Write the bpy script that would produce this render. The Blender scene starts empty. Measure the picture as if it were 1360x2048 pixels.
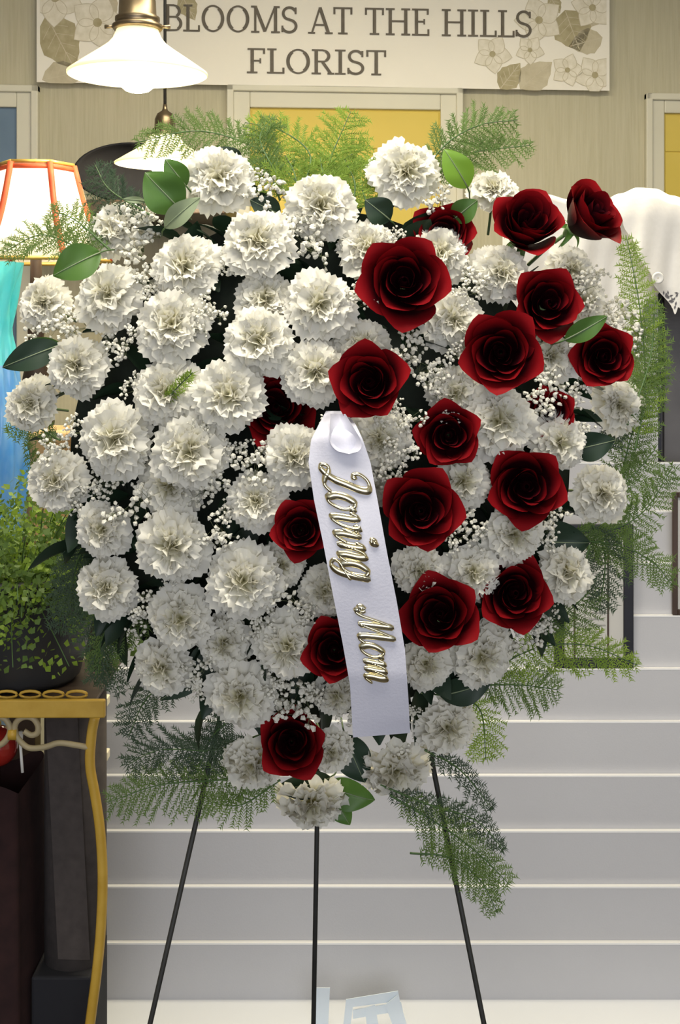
import bpy, math, random
from mathutils import Vector, Matrix, Euler
random.seed(7)
sc = bpy.context.scene
COL = sc.collection
R = math.radians

# ------------------------------------------------------------------ camera, world, lights, exposure
F = 2550.0            # focal length in pixels of the 1360x2048 frame
HY = 650.0            # horizon row (level camera, shifted lens)
CZ = 1.5              # camera height
cam_d = bpy.data.cameras.new('camera')
cam = bpy.data.objects.new('camera', cam_d); COL.objects.link(cam)
cam.location = (0, 0, CZ); cam.rotation_euler = (R(90), 0, 0)
cam_d.sensor_fit = 'VERTICAL'; cam_d.sensor_height = 36.0
cam_d.lens = 36.0 * F / 2048.0
cam_d.shift_y = -(1024 - HY) / 2048.0
cam_d.clip_start = 0.05
sc.camera = cam

w = bpy.data.worlds.new('world'); sc.world = w; w.use_nodes = True
w.node_tree.nodes['Background'].inputs[0].default_value = (0.72, 0.80, 1.0, 1)
w.node_tree.nodes['Background'].inputs[1].default_value = 0.55

def area(name, loc, rot, sx, sy, power, color):
    l = bpy.data.lights.new(name, 'AREA'); l.shape = 'RECTANGLE'; l.size = sx; l.size_y = sy
    l.energy = power; l.color = color
    o = bpy.data.objects.new(name, l); COL.objects.link(o); o.location = loc; o.rotation_euler = rot
    return o
area('ceiling_panel_light', (-0.15, 0.95, 2.88), (0, 0, 0), 1.5, 0.6, 38, (1.0, 0.94, 0.82))
area('ceiling_panel_light', (0.3, 2.7, 2.88), (0, 0, 0), 1.8, 0.6, 42, (1.0, 0.90, 0.66))
area('shop_window_light', (0.3, -2.6, 1.6), (R(90), 0, 0), 2.6, 1.9, 38, (0.97, 0.97, 1.0))

sc.view_settings.view_transform = 'Standard'; sc.view_settings.look = 'None'
sc.view_settings.gamma = 1.0; sc.view_settings.use_curve_mapping = False
sc.view_settings.exposure = 0.42

# ------------------------------------------------------------------ helpers
def P(x, y, d):
    return Vector(((x - 680) / F * d, d, CZ - (y - HY) / F * d))

TANW = 0.08; DW = 4.4
def W(x, y, off=0.0):                      # point on the (slightly turned) back wall
    k = (x - 680) / F
    s = (DW - off) / (1 - k * TANW)
    return Vector((k * s, s, CZ - (y - HY) / F * s))

class MB:
    def __init__(s): s.v = []; s.f = []
    def add(s, vs, fs):
        n = len(s.v); s.v += [Vector(p) for p in vs]; s.f += [tuple(i + n for i in f) for f in fs]
        return s
    def box(s, a, b):
        x0, y0, z0 = a; x1, y1, z1 = b
        return s.hexa([(x0,y0,z0),(x1,y0,z0),(x1,y1,z0),(x0,y1,z0)], [(x0,y0,z1),(x1,y0,z1),(x1,y1,z1),(x0,y1,z1)])
    def hexa(s, lo, hi):
        return s.add(list(lo) + list(hi), [(3,2,1,0),(4,5,6,7),(0,1,5,4),(1,2,6,5),(2,3,7,6),(3,0,4,7)])
    def tube(s, pts, r, n=6, cap=True):
        pts = [Vector(p) for p in pts]; m = len(pts)
        rr = r if isinstance(r, (list, tuple)) else [r] * m
        vs = []; fs = []; prev = None
        for i, p in enumerate(pts):
            t = (pts[min(i+1, m-1)] - pts[max(i-1, 0)]).normalized()
            if prev is None:
                a = Vector((0,0,1)) if abs(t.z) < .9 else Vector((1,0,0))
                u = t.cross(a).normalized()
            else:
                u = (prev - t * prev.dot(t)).normalized()
            prev = u; q = t.cross(u)
            for k in range(n):
                an = 2 * math.pi * k / n
                vs.append(p + (u * math.cos(an) + q * math.sin(an)) * rr[i])
        for i in range(m - 1):
            for k in range(n):
                fs.append((i*n+k, i*n+(k+1)%n, (i+1)*n+(k+1)%n, (i+1)*n+k))
        if cap:
            fs.append(tuple(range(n))[::-1]); fs.append(tuple((m-1)*n+k for k in range(n)))
        return s.add(vs, fs)
    def lathe(s, prof, c, n=32, sx=1.0, sy=1.0, a0=0.0):
        c = Vector(c); vs = []; fs = []; m = len(prof)
        for r, z in prof:
            for k in range(n):
                an = a0 + 2 * math.pi * k / n
                vs.append(c + Vector((r * math.cos(an) * sx, r * math.sin(an) * sy, z)))
        for i in range(m - 1):
            for k in range(n):
                fs.append((i*n+k, i*n+(k+1)%n, (i+1)*n+(k+1)%n, (i+1)*n+k))
        return s.add(vs, fs)
    def grid(s, fn, nu, nv):
        vs = [fn(i / nu, j / nv) for j in range(nv + 1) for i in range(nu + 1)]
        fs = [(j*(nu+1)+i, j*(nu+1)+i+1, (j+1)*(nu+1)+i+1, (j+1)*(nu+1)+i) for j in range(nv) for i in range(nu)]
        return s.add(vs, fs)
    def prism(s, poly, depth):               # poly: list of 3-D points, depth: vector
        n = len(poly); depth = Vector(depth)
        vs = [Vector(p) for p in poly] + [Vector(p) + depth for p in poly]
        fs = [tuple(range(n)), tuple(range(n, 2*n))[::-1]] + [(i, (i+1)%n+0, n+(i+1)%n, n+i) for i in range(n)]
        return s.add(vs, fs)
    def mesh(s, name, mat, off=Vector((0,0,0)), smooth=True):
        me = bpy.data.meshes.new(name)
        me.from_pydata([tuple(p - off) for p in s.v], [], s.f); me.update()
        if smooth: me.polygons.foreach_set('use_smooth', [True] * len(me.polygons))
        if mat: me.materials.append(mat)
        return me

ORI = {}
def tag(o, label=None, cat=None, group=None, kind=None):
    if label: o['label'] = label
    if cat: o['category'] = cat
    if group: o['group'] = group
    if kind: o['kind'] = kind
    return o
def thing(name, label, cat, base, group=None):
    o = bpy.data.objects.new(name, None); COL.objects.link(o); o.location = base
    o.empty_display_size = 0.02
    ORI[o.name] = Vector(base)
    return tag(o, label, cat, group)
def part(name, mb, mat, parent, smooth=True, label=None, kind=None, bevel=0):
    off = ORI[parent.name]
    o = bpy.data.objects.new(name, mb.mesh(name, mat, off, smooth)); COL.objects.link(o); o.parent = parent
    ORI[o.name] = off
    if bevel:
        m = o.modifiers.new('bevel', 'BEVEL'); m.width = bevel; m.segments = 2; m.limit_method = 'ANGLE'
    return tag(o, label, None, None, kind)
def single(name, mb, mat, label, cat, base, group=None, smooth=True, kind=None, bevel=0):
    o = bpy.data.objects.new(name, mb.mesh(name, mat, Vector(base), smooth)); COL.objects.link(o); o.location = base
    ORI[o.name] = Vector(base)
    if bevel:
        m = o.modifiers.new('bevel', 'BEVEL'); m.width = bevel; m.segments = 2; m.limit_method = 'ANGLE'
    return tag(o, label, cat, group, kind)

def catmull(pts, n=6):
    p = [Vector(q) for q in pts]; p = [p[0]*2 - p[1]] + p + [p[-1]*2 - p[-2]]
    out = []
    for i in range(1, len(p) - 2):
        for k in range(n):
            t = k / n
            out.append(0.5 * ((2*p[i]) + (p[i+1]-p[i-1])*t + (2*p[i-1]-5*p[i]+4*p[i+1]-p[i+2])*t*t + (3*p[i]-p[i-1]-3*p[i+1]+p[i+2])*t**3))
    out.append(p[-2]); return out

# ------------------------------------------------------------------ materials
def mat(name, color, rough=0.6, color2=None, scale=20.0, stretch=None, bump=0.0, bscale=None, metal=0.0, transl=0.0,
        sheen=0.0, coat=0.0, spec=0.4, detail=4.0, emit=None, estr=0.0, alpha=1.0):
    m = bpy.data.materials.new(name); m.use_nodes = True
    nt = m.node_tree; N = nt.nodes; L = nt.links
    b = N['Principled BSDF']; out = N['Material Output']
    b.inputs['Roughness'].default_value = rough; b.inputs['Metallic'].default_value = metal
    b.inputs['Specular IOR Level'].default_value = spec
    b.inputs['Sheen Weight'].default_value = sheen; b.inputs['Coat Weight'].default_value = coat
    b.inputs['Alpha'].default_value = alpha
    tc = N.new('ShaderNodeTexCoord'); mp = N.new('ShaderNodeMapping')
    L.new(tc.outputs['Object'], mp.inputs[0])
    if stretch: mp.inputs['Scale'].default_value = stretch
    nz = N.new('ShaderNodeTexNoise'); nz.inputs['Scale'].default_value = scale; nz.inputs['Detail'].default_value = detail
    L.new(mp.outputs[0], nz.inputs['Vector'])
    rp = N.new('ShaderNodeValToRGB'); rp.color_ramp.elements[0].position = 0.3; rp.color_ramp.elements[1].position = 0.7
    rp.color_ramp.elements[0].color = (*color, 1); rp.color_ramp.elements[1].color = (*(color2 or color), 1)
    L.new(nz.outputs['Fac'], rp.inputs[0]); L.new(rp.outputs[0], b.inputs['Base Color'])
    if bump:
        bp = N.new('ShaderNodeBump'); bp.inputs['Strength'].default_value = bump; bp.inputs['Distance'].default_value = 0.01
        n2 = nz
        if bscale:
            n2 = N.new('ShaderNodeTexNoise'); n2.inputs['Scale'].default_value = bscale; L.new(mp.outputs[0], n2.inputs['Vector'])
        L.new(n2.outputs['Fac'], bp.inputs['Height']); L.new(bp.outputs[0], b.inputs['Normal'])
    if emit:
        b.inputs['Emission Color'].default_value = (*emit, 1); b.inputs['Emission Strength'].default_value = estr
    if transl:
        t = N.new('ShaderNodeBsdfTranslucent'); mx = N.new('ShaderNodeMixShader'); mx.inputs[0].default_value = transl
        L.new(rp.outputs[0], t.inputs['Color']); L.new(b.outputs[0], mx.inputs[1]); L.new(t.outputs[0], mx.inputs[2])
        L.new(mx.outputs[0], out.inputs['Surface'])
    return m

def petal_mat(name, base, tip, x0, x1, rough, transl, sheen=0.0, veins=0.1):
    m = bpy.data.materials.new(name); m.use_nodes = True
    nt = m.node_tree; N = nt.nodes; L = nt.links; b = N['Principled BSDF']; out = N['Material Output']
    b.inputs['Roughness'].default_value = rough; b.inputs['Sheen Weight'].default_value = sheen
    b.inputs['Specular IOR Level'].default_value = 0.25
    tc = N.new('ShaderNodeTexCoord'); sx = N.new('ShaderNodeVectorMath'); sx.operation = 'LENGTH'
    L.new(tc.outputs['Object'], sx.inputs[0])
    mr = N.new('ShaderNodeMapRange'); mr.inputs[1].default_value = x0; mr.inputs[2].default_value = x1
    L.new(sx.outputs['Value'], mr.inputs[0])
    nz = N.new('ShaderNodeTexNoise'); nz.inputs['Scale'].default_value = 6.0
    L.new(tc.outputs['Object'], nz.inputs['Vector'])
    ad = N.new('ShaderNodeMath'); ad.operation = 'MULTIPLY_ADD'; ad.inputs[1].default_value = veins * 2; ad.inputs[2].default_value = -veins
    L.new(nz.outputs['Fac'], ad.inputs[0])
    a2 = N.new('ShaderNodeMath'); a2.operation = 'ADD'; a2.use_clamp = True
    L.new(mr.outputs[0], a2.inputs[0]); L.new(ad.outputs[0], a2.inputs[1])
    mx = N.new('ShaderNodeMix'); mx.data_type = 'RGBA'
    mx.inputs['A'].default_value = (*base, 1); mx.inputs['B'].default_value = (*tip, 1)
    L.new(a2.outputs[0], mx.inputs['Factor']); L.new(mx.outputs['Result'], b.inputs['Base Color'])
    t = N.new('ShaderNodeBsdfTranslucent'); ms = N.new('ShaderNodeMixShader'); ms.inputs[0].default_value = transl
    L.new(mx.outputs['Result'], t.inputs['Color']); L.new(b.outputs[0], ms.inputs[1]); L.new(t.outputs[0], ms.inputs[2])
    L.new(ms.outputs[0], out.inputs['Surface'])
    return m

M = {}
M['wall'] = mat('grasscloth_wall', (0.46, 0.43, 0.31), 0.9, (0.52, 0.49, 0.37), 9, (14, 14, 0.6), 0.15)
M['trim'] = mat('painted_trim', (0.62, 0.60, 0.50), 0.5, (0.66, 0.64, 0.54), 5)
M['yellow'] = mat('yellow_paint', (0.62, 0.48, 0.09), 0.6, (0.66, 0.51, 0.11), 4)
M['bluegrey'] = mat('blue_grey_paint', (0.10, 0.16, 0.24), 0.4, (0.16, 0.24, 0.34), 3)
M['ceiling'] = mat('ceiling_paint', (0.75, 0.73, 0.68), 0.9, (0.78, 0.76, 0.7), 3)
M['floor'] = mat('dark_floor', (0.03, 0.026, 0.025), 0.55, (0.05, 0.042, 0.038), 6)
M['sidewall'] = mat('side_wall', (0.5, 0.47, 0.38), 0.9, (0.54, 0.51, 0.42), 4)
M['banner'] = mat('banner_vinyl', (0.80, 0.77, 0.70), 0.5, (0.84, 0.81, 0.74), 3)
M['ink'] = mat('banner_ink', (0.10, 0.085, 0.065), 0.6, (0.14, 0.12, 0.095), 30)
M['pleaf'] = mat('printed_olive', (0.34, 0.30, 0.17), 0.6, (0.44, 0.39, 0.25), 40)
M['pleaf2'] = mat('printed_tan', (0.46, 0.41, 0.29), 0.6, (0.56, 0.51, 0.38), 30)
M['pblos'] = mat('printed_cream', (0.66, 0.62, 0.51), 0.6, (0.79, 0.75, 0.66), 45)
M['pline'] = mat('printed_line', (0.50, 0.45, 0.33), 0.6, (0.58, 0.53, 0.41), 30)
M['rack'] = mat('rack_laminate', (0.51, 0.505, 0.515), 0.5, (0.54, 0.535, 0.545), 3, bump=0.03, bscale=300)
M['litedge_base'] = mat('rack_lit_edge_and_base', (0.85, 0.84, 0.82), 0.35, (0.88, 0.87, 0.85), 4)  # white of the base; on the tier tops it paints in caught light
M['ledge'] = mat('gloss_white', (0.84, 0.86, 0.90), 0.12, (0.86, 0.88, 0.92), 2, spec=0.5)
M['cream'] = mat('lit_rack_end_cream', (0.85, 0.76, 0.55), 0.5, (0.88, 0.8, 0.6), 6)  # warm light on the rack's ends, put into the colour
M['reflection'] = mat('pale_blue_reflection', (0.78, 0.87, 0.93), 0.4, (0.84, 0.91, 0.96), 8)  # blue-white of reflected light, put into a solid's colour
M['brass'] = mat('aged_brass', (0.17, 0.13, 0.085), 0.35, (0.26, 0.21, 0.14), 12, metal=0.9)
M['glass'] = mat('milk_glass', (0.88, 0.84, 0.70), 0.25, (0.90, 0.87, 0.74), 3, transl=0.42)
M['bulb'] = mat('lit_bulb', (1, 0.95, 0.8), 0.4, emit=(1.0, 0.93, 0.74), estr=30)
M['cord'] = mat('black_cord', (0.02, 0.02, 0.02), 0.6, (0.03, 0.03, 0.03))
M['shade'] = mat('lamp_shade_linen', (0.85, 0.80, 0.68), 0.8, (0.88, 0.83, 0.72), 60, transl=0.6)
M['redtrim'] = mat('red_trim', (0.62, 0.10, 0.04), 0.5, (0.68, 0.15, 0.06), 20, transl=0.25)
M['goldtrim'] = mat('gold_braid', (0.62, 0.40, 0.08), 0.4, (0.72, 0.5, 0.14), 60, metal=0.4)
M['darkwood'] = mat('dark_wood', (0.035, 0.022, 0.016), 0.5, (0.06, 0.038, 0.026), 8, (1, 8, 1))
M['teal'] = mat('turquoise_glass', (0.08, 0.74, 0.82), 0.12, (0.30, 0.92, 0.92), 18, (1, 1, 0.4), transl=0.45, coat=0.5)
M['blue'] = mat('blue_glass', (0.08, 0.38, 0.88), 0.12, (0.35, 0.65, 0.95), 22, (1, 1, 0.4), transl=0.4, coat=0.5)
M['peach'] = mat('peach_ceramic', (0.66, 0.40, 0.17), 0.5, (0.72, 0.47, 0.24), 10)
M['pot'] = mat('slate_pot', (0.035, 0.035, 0.038), 0.4, (0.06, 0.06, 0.06), 14, metal=0.3)
M['steel'] = mat('pale_steel', (0.5, 0.5, 0.48), 0.3, (0.6, 0.6, 0.58), 10, metal=0.8)
M['ochre'] = mat('ochre_iron', (0.52, 0.31, 0.035), 0.45, (0.62, 0.39, 0.06), 25, bump=0.1)
M['iron'] = mat('pale_scroll_iron', (0.36, 0.30, 0.17), 0.5, (0.45, 0.36, 0.2), 25)
M['maroon'] = mat('maroon_cloth', (0.018, 0.006, 0.006), 0.9, (0.034, 0.012, 0.011), 30, bump=0.1)
M['taupe'] = mat('taupe_felt', (0.060, 0.050, 0.046), 0.95, (0.082, 0.068, 0.062), 60)
M['black'] = mat('black_cloth', (0.008, 0.008, 0.011), 0.8, (0.014, 0.014, 0.018), 10)
M['redgloss'] = mat('red_gloss', (0.32, 0.02, 0.015), 0.12, (0.4, 0.03, 0.02), 4, coat=0.6)
M['white'] = mat('white_plastic', (0.8, 0.78, 0.72), 0.4, (0.82, 0.8, 0.75), 8)
M['cloth'] = mat('white_cotton', (0.86, 0.83, 0.77), 0.9, (0.89, 0.86, 0.80), 120, bump=0.05, transl=0.1)
M['charcoal'] = mat('charcoal_board', (0.085, 0.083, 0.09), 0.7, (0.15, 0.145, 0.15), 5)
M['blackframe'] = mat('black_frame', (0.012, 0.012, 0.016), 0.4, (0.02, 0.02, 0.026), 12)
M['brownframe'] = mat('brown_frame', (0.05, 0.03, 0.02), 0.4, (0.08, 0.05, 0.035), 12)
M['mount'] = mat('cream_mount', (0.60, 0.58, 0.53), 0.8, (0.63, 0.61, 0.56), 8)
M['print'] = mat('grey_print', (0.30, 0.29, 0.27), 0.8, (0.40, 0.39, 0.36), 60)
M['ribbon'] = mat('satin_ribbon', (0.60, 0.60, 0.68), 0.38, (0.63, 0.63, 0.71), 4, bump=0.05, bscale=350, sheen=0.3)
M['gold'] = mat('gold_foil', (0.72, 0.62, 0.36), 0.16, (0.82, 0.76, 0.54), 40, metal=1.0)
M['easel'] = mat('dark_easel_wire', (0.018, 0.018, 0.016), 0.55, (0.03, 0.03, 0.027), 30)
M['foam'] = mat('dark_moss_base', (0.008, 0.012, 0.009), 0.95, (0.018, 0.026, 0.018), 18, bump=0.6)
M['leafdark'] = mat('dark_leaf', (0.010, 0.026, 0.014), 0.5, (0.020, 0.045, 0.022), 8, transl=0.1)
M['leaf'] = mat('green_leaf', (0.055, 0.13, 0.025), 0.42, (0.09, 0.19, 0.035), 14, transl=0.25)
M['leafbright'] = mat('bright_leaf', (0.14, 0.28, 0.03), 0.42, (0.20, 0.36, 0.045), 14, transl=0.35)
M['leafpale'] = mat('pale_leaf_back', (0.22, 0.28, 0.16), 0.6, (0.30, 0.36, 0.22), 18, transl=0.2)
M['stem'] = mat('green_stem', (0.06, 0.12, 0.035), 0.5, (0.09, 0.16, 0.05), 20)
M['fern'] = mat('fern_needles', (0.095, 0.165, 0.038), 0.6, (0.15, 0.24, 0.05), 30, transl=0.35)
M['fernbright'] = mat('bright_fern_needles', (0.18, 0.29, 0.035), 0.6, (0.28, 0.40, 0.05), 30, transl=0.4)
M['ferndark'] = mat('dark_fern_needles', (0.035, 0.065, 0.035), 0.6, (0.06, 0.10, 0.045), 30, transl=0.25)
M['bb'] = mat('gypsophila_white', (0.74, 0.72, 0.60), 0.8, (0.86, 0.84, 0.75), 40, transl=0.15)
M['bbstem'] = mat('gypsophila_stem', (0.12, 0.15, 0.07), 0.7, (0.18, 0.2, 0.1), 30)
M['carn'] = petal_mat('carnation_petal', (0.76, 0.72, 0.40), (0.87, 0.85, 0.755), 0.10, 0.64, 0.7, 0.34)
M['calyx'] = mat('calyx_green', (0.14, 0.24, 0.08), 0.6, (0.2, 0.3, 0.12), 10)
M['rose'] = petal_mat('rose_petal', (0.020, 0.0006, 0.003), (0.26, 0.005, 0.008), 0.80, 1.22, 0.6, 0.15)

M['rose'].node_tree.nodes['Principled BSDF'].inputs['Specular IOR Level'].default_value = 0.08
# ------------------------------------------------------------------ room shell
def struct(name, mb, m, smooth=False):
    o = bpy.data.objects.new(name, mb.mesh(name, m, Vector((0,0,0)), smooth)); COL.objects.link(o)
    ORI[o.name] = Vector((0,0,0)); o['kind'] = 'structure'; return o
ang = math.atan(TANW)
def wallp(x, off, z):                       # x in metres along world X on the wall line
    return Vector((x, DW - off + x * TANW, z))
def wall_box(mb, xa, xb, za, zb, o0, o1):
    lo = [wallp(xa, o1, za), wallp(xb, o1, za), wallp(xb, o0, za), wallp(xa, o0, za)]
    hi = [wallp(xa, o1, zb), wallp(xb, o1, zb), wallp(xb, o0, zb), wallp(xa, o0, zb)]
    return mb.hexa(lo, hi)
struct('wall_back', wall_box(MB(), -3.2, 3.2, 0, 2.95, -0.15, 0), M['wall'])
struct('wall_left', MB().box((-3.2, -3.0, 0), (-3.05, 4.3, 2.95)), M['sidewall'])
struct('wall_right', MB().box((3.05, -3.0, 0), (3.2, 4.8, 2.95)), M['sidewall'])
struct('floor', MB().box((-3.2, -3.0, -0.1), (3.2, 4.9, 0)), M['floor'])
struct('ceiling', MB().box((-3.2, -3.0, 2.95), (3.2, 4.9, 3.05)), M['ceiling'])

def door(n, xo0, xo1, top, cw, panel_mat, head):
    z1 = W((xo0 + xo1) / 2, top).z
    xa, xb = W(xo0, 200).x, W(xo1, 200).x
    d = struct('door_%d' % n, wall_box(MB(), xa + cw, xb - cw, 0.0, z1 - cw, 0.0, 0.008), panel_mat)
    def tr(name, x0, x1, za, zb, o0, o1, m=M['trim']):
        mb = wall_box(MB(), x0, x1, za, zb, o0, o1)
        o = part(name, mb, m, d, smooth=False, bevel=0.004); return o
    for (x0, x1) in ((xa, xa + cw), (xb - cw, xb)):
        tr('casing', x0, x1, 0, z1, 0.0, 0.022)
    tr('casing', xa + cw, xb - cw, z1 - cw, z1, 0.0, 0.022)
    # backband around the casing and inner bead
    for (x0, x1) in ((xa - 0.012, xa + 0.012), (xb - 0.012, xb + 0.012)):
        tr('backband', x0, x1, 0, z1 + 0.012, 0.0, 0.034)
    tr('backband', xa - 0.012, xb + 0.012, z1 - 0.012, z1 + 0.012, 0.0, 0.034)
    # door leaf: rail over two raised panels
    if head:
        zt = z1 - cw
        tr('rail', xa + cw + 0.004, xb - cw - 0.004, zt - 0.135, zt - 0.005, 0.0, 0.012, panel_mat)
        tr('stile', xa + cw + 0.004, xa + cw + 0.10, 0.02, zt - 0.135, 0.0, 0.012, panel_mat)
        tr('stile', xb - cw - 0.10, xb - cw - 0.004, 0.02, zt - 0.135, 0.0, 0.012, panel_mat)
        tr('rail', xa + cw + 0.10, xb - cw - 0.10, 0.02, 0.22, 0.0, 0.012, panel_mat)
    return d
door(1, 462, 918, 181, 0.066, M['yellow'], True)
door(2, 1295, 1760, 199, 0.056, M['yellow'], True)
door(3, -400, 73, 177, 0.062, M['bluegrey'], False)

# ------------------------------------------------------------------ banner
bt = thing('banner', 'long cream vinyl shop banner with dark serif lettering and printed flowers on the wall', 'banner', W(640, 175, 0.0))
def wp(x, y, off):
    x = min(max(x, 80), 1213); y = min(y, 166 + .015*(x - 78)); return W(x, y, off)
# banner edges follow the wall: left x=78, right x=1215, bottom row 168..185
bx0, bx1 = 78, 1215
zb = W(640, 176.5).z; zt = zb + 0.47
mb = MB().grid(lambda u, v: wallp(W(bx0,100).x + (W(bx1,100).x - W(bx0,100).x) * u, 0.034, zb + (zt - zb) * v), 24, 2)
part('sheet', mb, M['banner'], bt)
# slab-serif strokes: letters in a unit em (cap height 1)
TK, TN = 0.112, 0.066
def arc(cx, cy, rx, ry, a0, a1, n=14):
    return [(cx + rx * math.cos(R(a0 + (a1 - a0) * i / n)), cy + ry * math.sin(R(a0 + (a1 - a0) * i / n))) for i in range(n + 1)]
def serif(x, y, w=0.30): return ([(x - w/2, y), (x + w/2, y)], TN)
h = TN / 2
G = {
 'B': (0.66, [([(0.14,0),(0.14,1)],TK), ([(0.0,1-h),(0.36,1-h)]+arc(0.36,0.745,0.19,0.21,90,-90)+[(0.14,0.535)],TN), ([(0.14,0.535),(0.38,0.535)]+arc(0.38,0.29,0.22,0.247,90,-90)+[(0.0,h)],TN),
             (arc(0.36,0.745,0.17,0.2,60,-60),TK*.9), (arc(0.38,0.29,0.2,0.23,60,-60),TK*.9)]),
 'L': (0.60, [([(0.16,0),(0.16,1)],TK), serif(0.16,1-h), ([(0.0,h),(0.56,h)],TN), ([(0.53,0.0),(0.53,0.24)],TN)]),
 'O': (0.84, [(arc(0.40,0.5,0.335,0.47,0,360,30),TN), (arc(0.40,0.5,0.325,0.45,-55,55),TK), (arc(0.40,0.5,0.325,0.45,125,235),TK)]),
 'M': (1.02, [([(0.14,0),(0.14,1)],TN*1.15), ([(0.14,0.97),(0.47,0.05)],TK), ([(0.47,0.05),(0.80,0.97)],TN), ([(0.82,0),(0.82,1)],TK), serif(0.14,h,0.28), serif(0.82,h,0.3), ([(0.0,1-h),(0.2,1-h)],TN), ([(0.76,1-h),(0.96,1-h)],TN)]),
 'S': (0.58, [(arc(0.27,0.735,0.21,0.22,25,180)+arc(0.27,0.735,0.21,0.22,180,262)[1:]+arc(0.25,0.27,0.24,0.23,78,-90)+arc(0.25,0.27,0.23,0.225,-90,-160)[1:],TK*.85), ([(0.475,0.72),(0.475,0.96)],TN), ([(0.03,0.04),(0.03,0.28)],TN)]),
 'A': (0.80, [([(0.10,0.02),(0.37,0.98)],TN), ([(0.37,0.98),(0.66,0.02)],TK), ([(0.2,0.33),(0.56,0.33)],TN), serif(0.09,h,0.24), serif(0.67,h,0.26)]),
 'T': (0.72, [([(0.34,0),(0.34,1)],TK), ([(0.02,1-h),(0.66,1-h)],TN), serif(0.34,h,0.32), ([(0.055,0.74),(0.055,1)],TN), ([(0.625,0.74),(0.625,1)],TN)]),
 'H': (0.88, [([(0.15,0),(0.15,1)],TK), ([(0.67,0),(0.67,1)],TK), ([(0.15,0.52),(0.67,0.52)],TN), serif(0.15,h), serif(0.67,h), serif(0.15,1-h), serif(0.67,1-h)]),
 'E': (0.66, [([(0.15,0),(0.15,1)],TK), ([(0.0,1-h),(0.55,1-h)],TN), ([(0.0,h),(0.58,h)],TN), ([(0.15,0.52),(0.42,0.52)],TN), ([(0.53,0.78),(0.53,1)],TN), ([(0.55,0),(0.55,0.24)],TN), ([(0.41,0.42),(0.41,0.62)],TN*.8)]),
 'I': (0.40, [([(0.17,0),(0.17,1)],TK), serif(0.17,h,0.34), serif(0.17,1-h,0.34)]),
 'F': (0.62, [([(0.15,0),(0.15,1)],TK), ([(0.0,1-h),(0.55,1-h)],TN), serif(0.15,h,0.34), ([(0.15,0.5),(0.42,0.5)],TN), ([(0.53,0.78),(0.53,1)],TN), ([(0.41,0.4),(0.41,0.6)],TN*.8)]),
 'R': (0.74, [([(0.14,0),(0.14,1)],TK), ([(0.0,1-h),(0.36,1-h)]+arc(0.36,0.735,0.20,0.222,90,-90)+[(0.14,0.513)],TN), (arc(0.36,0.735,0.18,0.21,60,-60),TK*.9), ([(0.34,0.5),(0.60,0.04)],TK*.9), serif(0.14,h), ([(0.5,h),(0.72,h)],TN)]),
 ' ': (0.34, []),
}
def stroke2d(pts, w, mb, mapf):
    """flat ribbon along a 2-D polyline; width constant w (or list)"""
    n = len(pts); L_, R_ = [], []
    for i in range(n):
        a = Vector(pts[max(i-1,0)]); b = Vector(pts[min(i+1,n-1)]); t = (b - a)
        if t.length < 1e-9: t = Vector((1,0))
        t.normalize(); nn = Vector((-t.y, t.x)); p = Vector(pts[i])
        ww = (w[i] if isinstance(w, list) else w) / 2
        L_.append(p + nn * ww); R_.append(p - nn * ww)
    vs = [mapf(q.x, q.y) for q in L_ + R_]
    mb.add(vs, [(i, i+1, n+i+1, n+i) for i in range(n-1)])
def line_of(text, xa, xb, ybase, slope, cap):
    total = sum(G[c][0] for c in text) - 0.1
    k = (xb - xa) / total                      # pixels per em horizontally
    x = xa
    for c in text:
        adv, strokes = G[c]
        if strokes:
            m2 = MB()
            for j, (pts, wd) in enumerate(strokes):
                off = 0.0374 + 0.0001 * j
                stroke2d(pts, wd, m2, lambda a, b: wp(x + a * k, ybase + slope * (x + a * k - xa) - b * cap, off))
            part('letter', m2, M['ink'], bt, smooth=False)
        x += adv * k
line_of('BLOOMS AT THE HILLS', 327, 1060, 62, 0.018, 54)
line_of('FLORIST', 495, 770, 146, 0.017, 50)
def printed(name, pts, m, off=0.0346):
    part(name, MB().add([wp(x, y, off) for x, y in pts], [tuple(range(len(pts)))]), m, bt, smooth=False)
def leafpoly(x, y, L_, w_, a, n=9, saw=0.0):
    pts = []
    for i in range(n + 1):
        t = i / n; pts.append((t * L_, w_ * math.sin(math.pi * t ** .8) * (1 + (saw if i % 2 else -saw))))
    for i in range(n - 1, 0, -1):
        t = i / n; pts.append((t * L_, -w_ * math.sin(math.pi * t ** .8) * (1 + (saw if i % 2 else -saw))))
    ca, sa = math.cos(R(a)), math.sin(R(a))
    return [(x + p * ca - q * sa, y + p * sa + q * ca) for p, q in pts]
def pleaf(x, y, L_, w_, a, m, saw=0.06, off=0.0346):
    printed('printed_leaf', leafpoly(x, y, L_, w_, a, saw=saw), m, off)
    ca, sa = math.cos(R(a)), math.sin(R(a)); mbv = MB()
    stroke2d([(0.03 * L_, 0), (L_ * .96, 0)], 1.6, mbv, lambda p, q: wp(x + p*ca - q*sa, y + p*sa + q*ca, off + .0003))
    for k in range(1, 5):
        for s in (-1, 1):
            stroke2d([(L_*k/6, 0), (L_*(k/6+.16), s*w_*.7*math.sin(math.pi*(k/6+.16)**.8))], 0.9, mbv, lambda p, q: wp(x + p*ca - q*sa, y + p*sa + q*ca, off + .0003))
    part('leaf_vein', mbv, M['pline'], bt, smooth=False)
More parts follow.
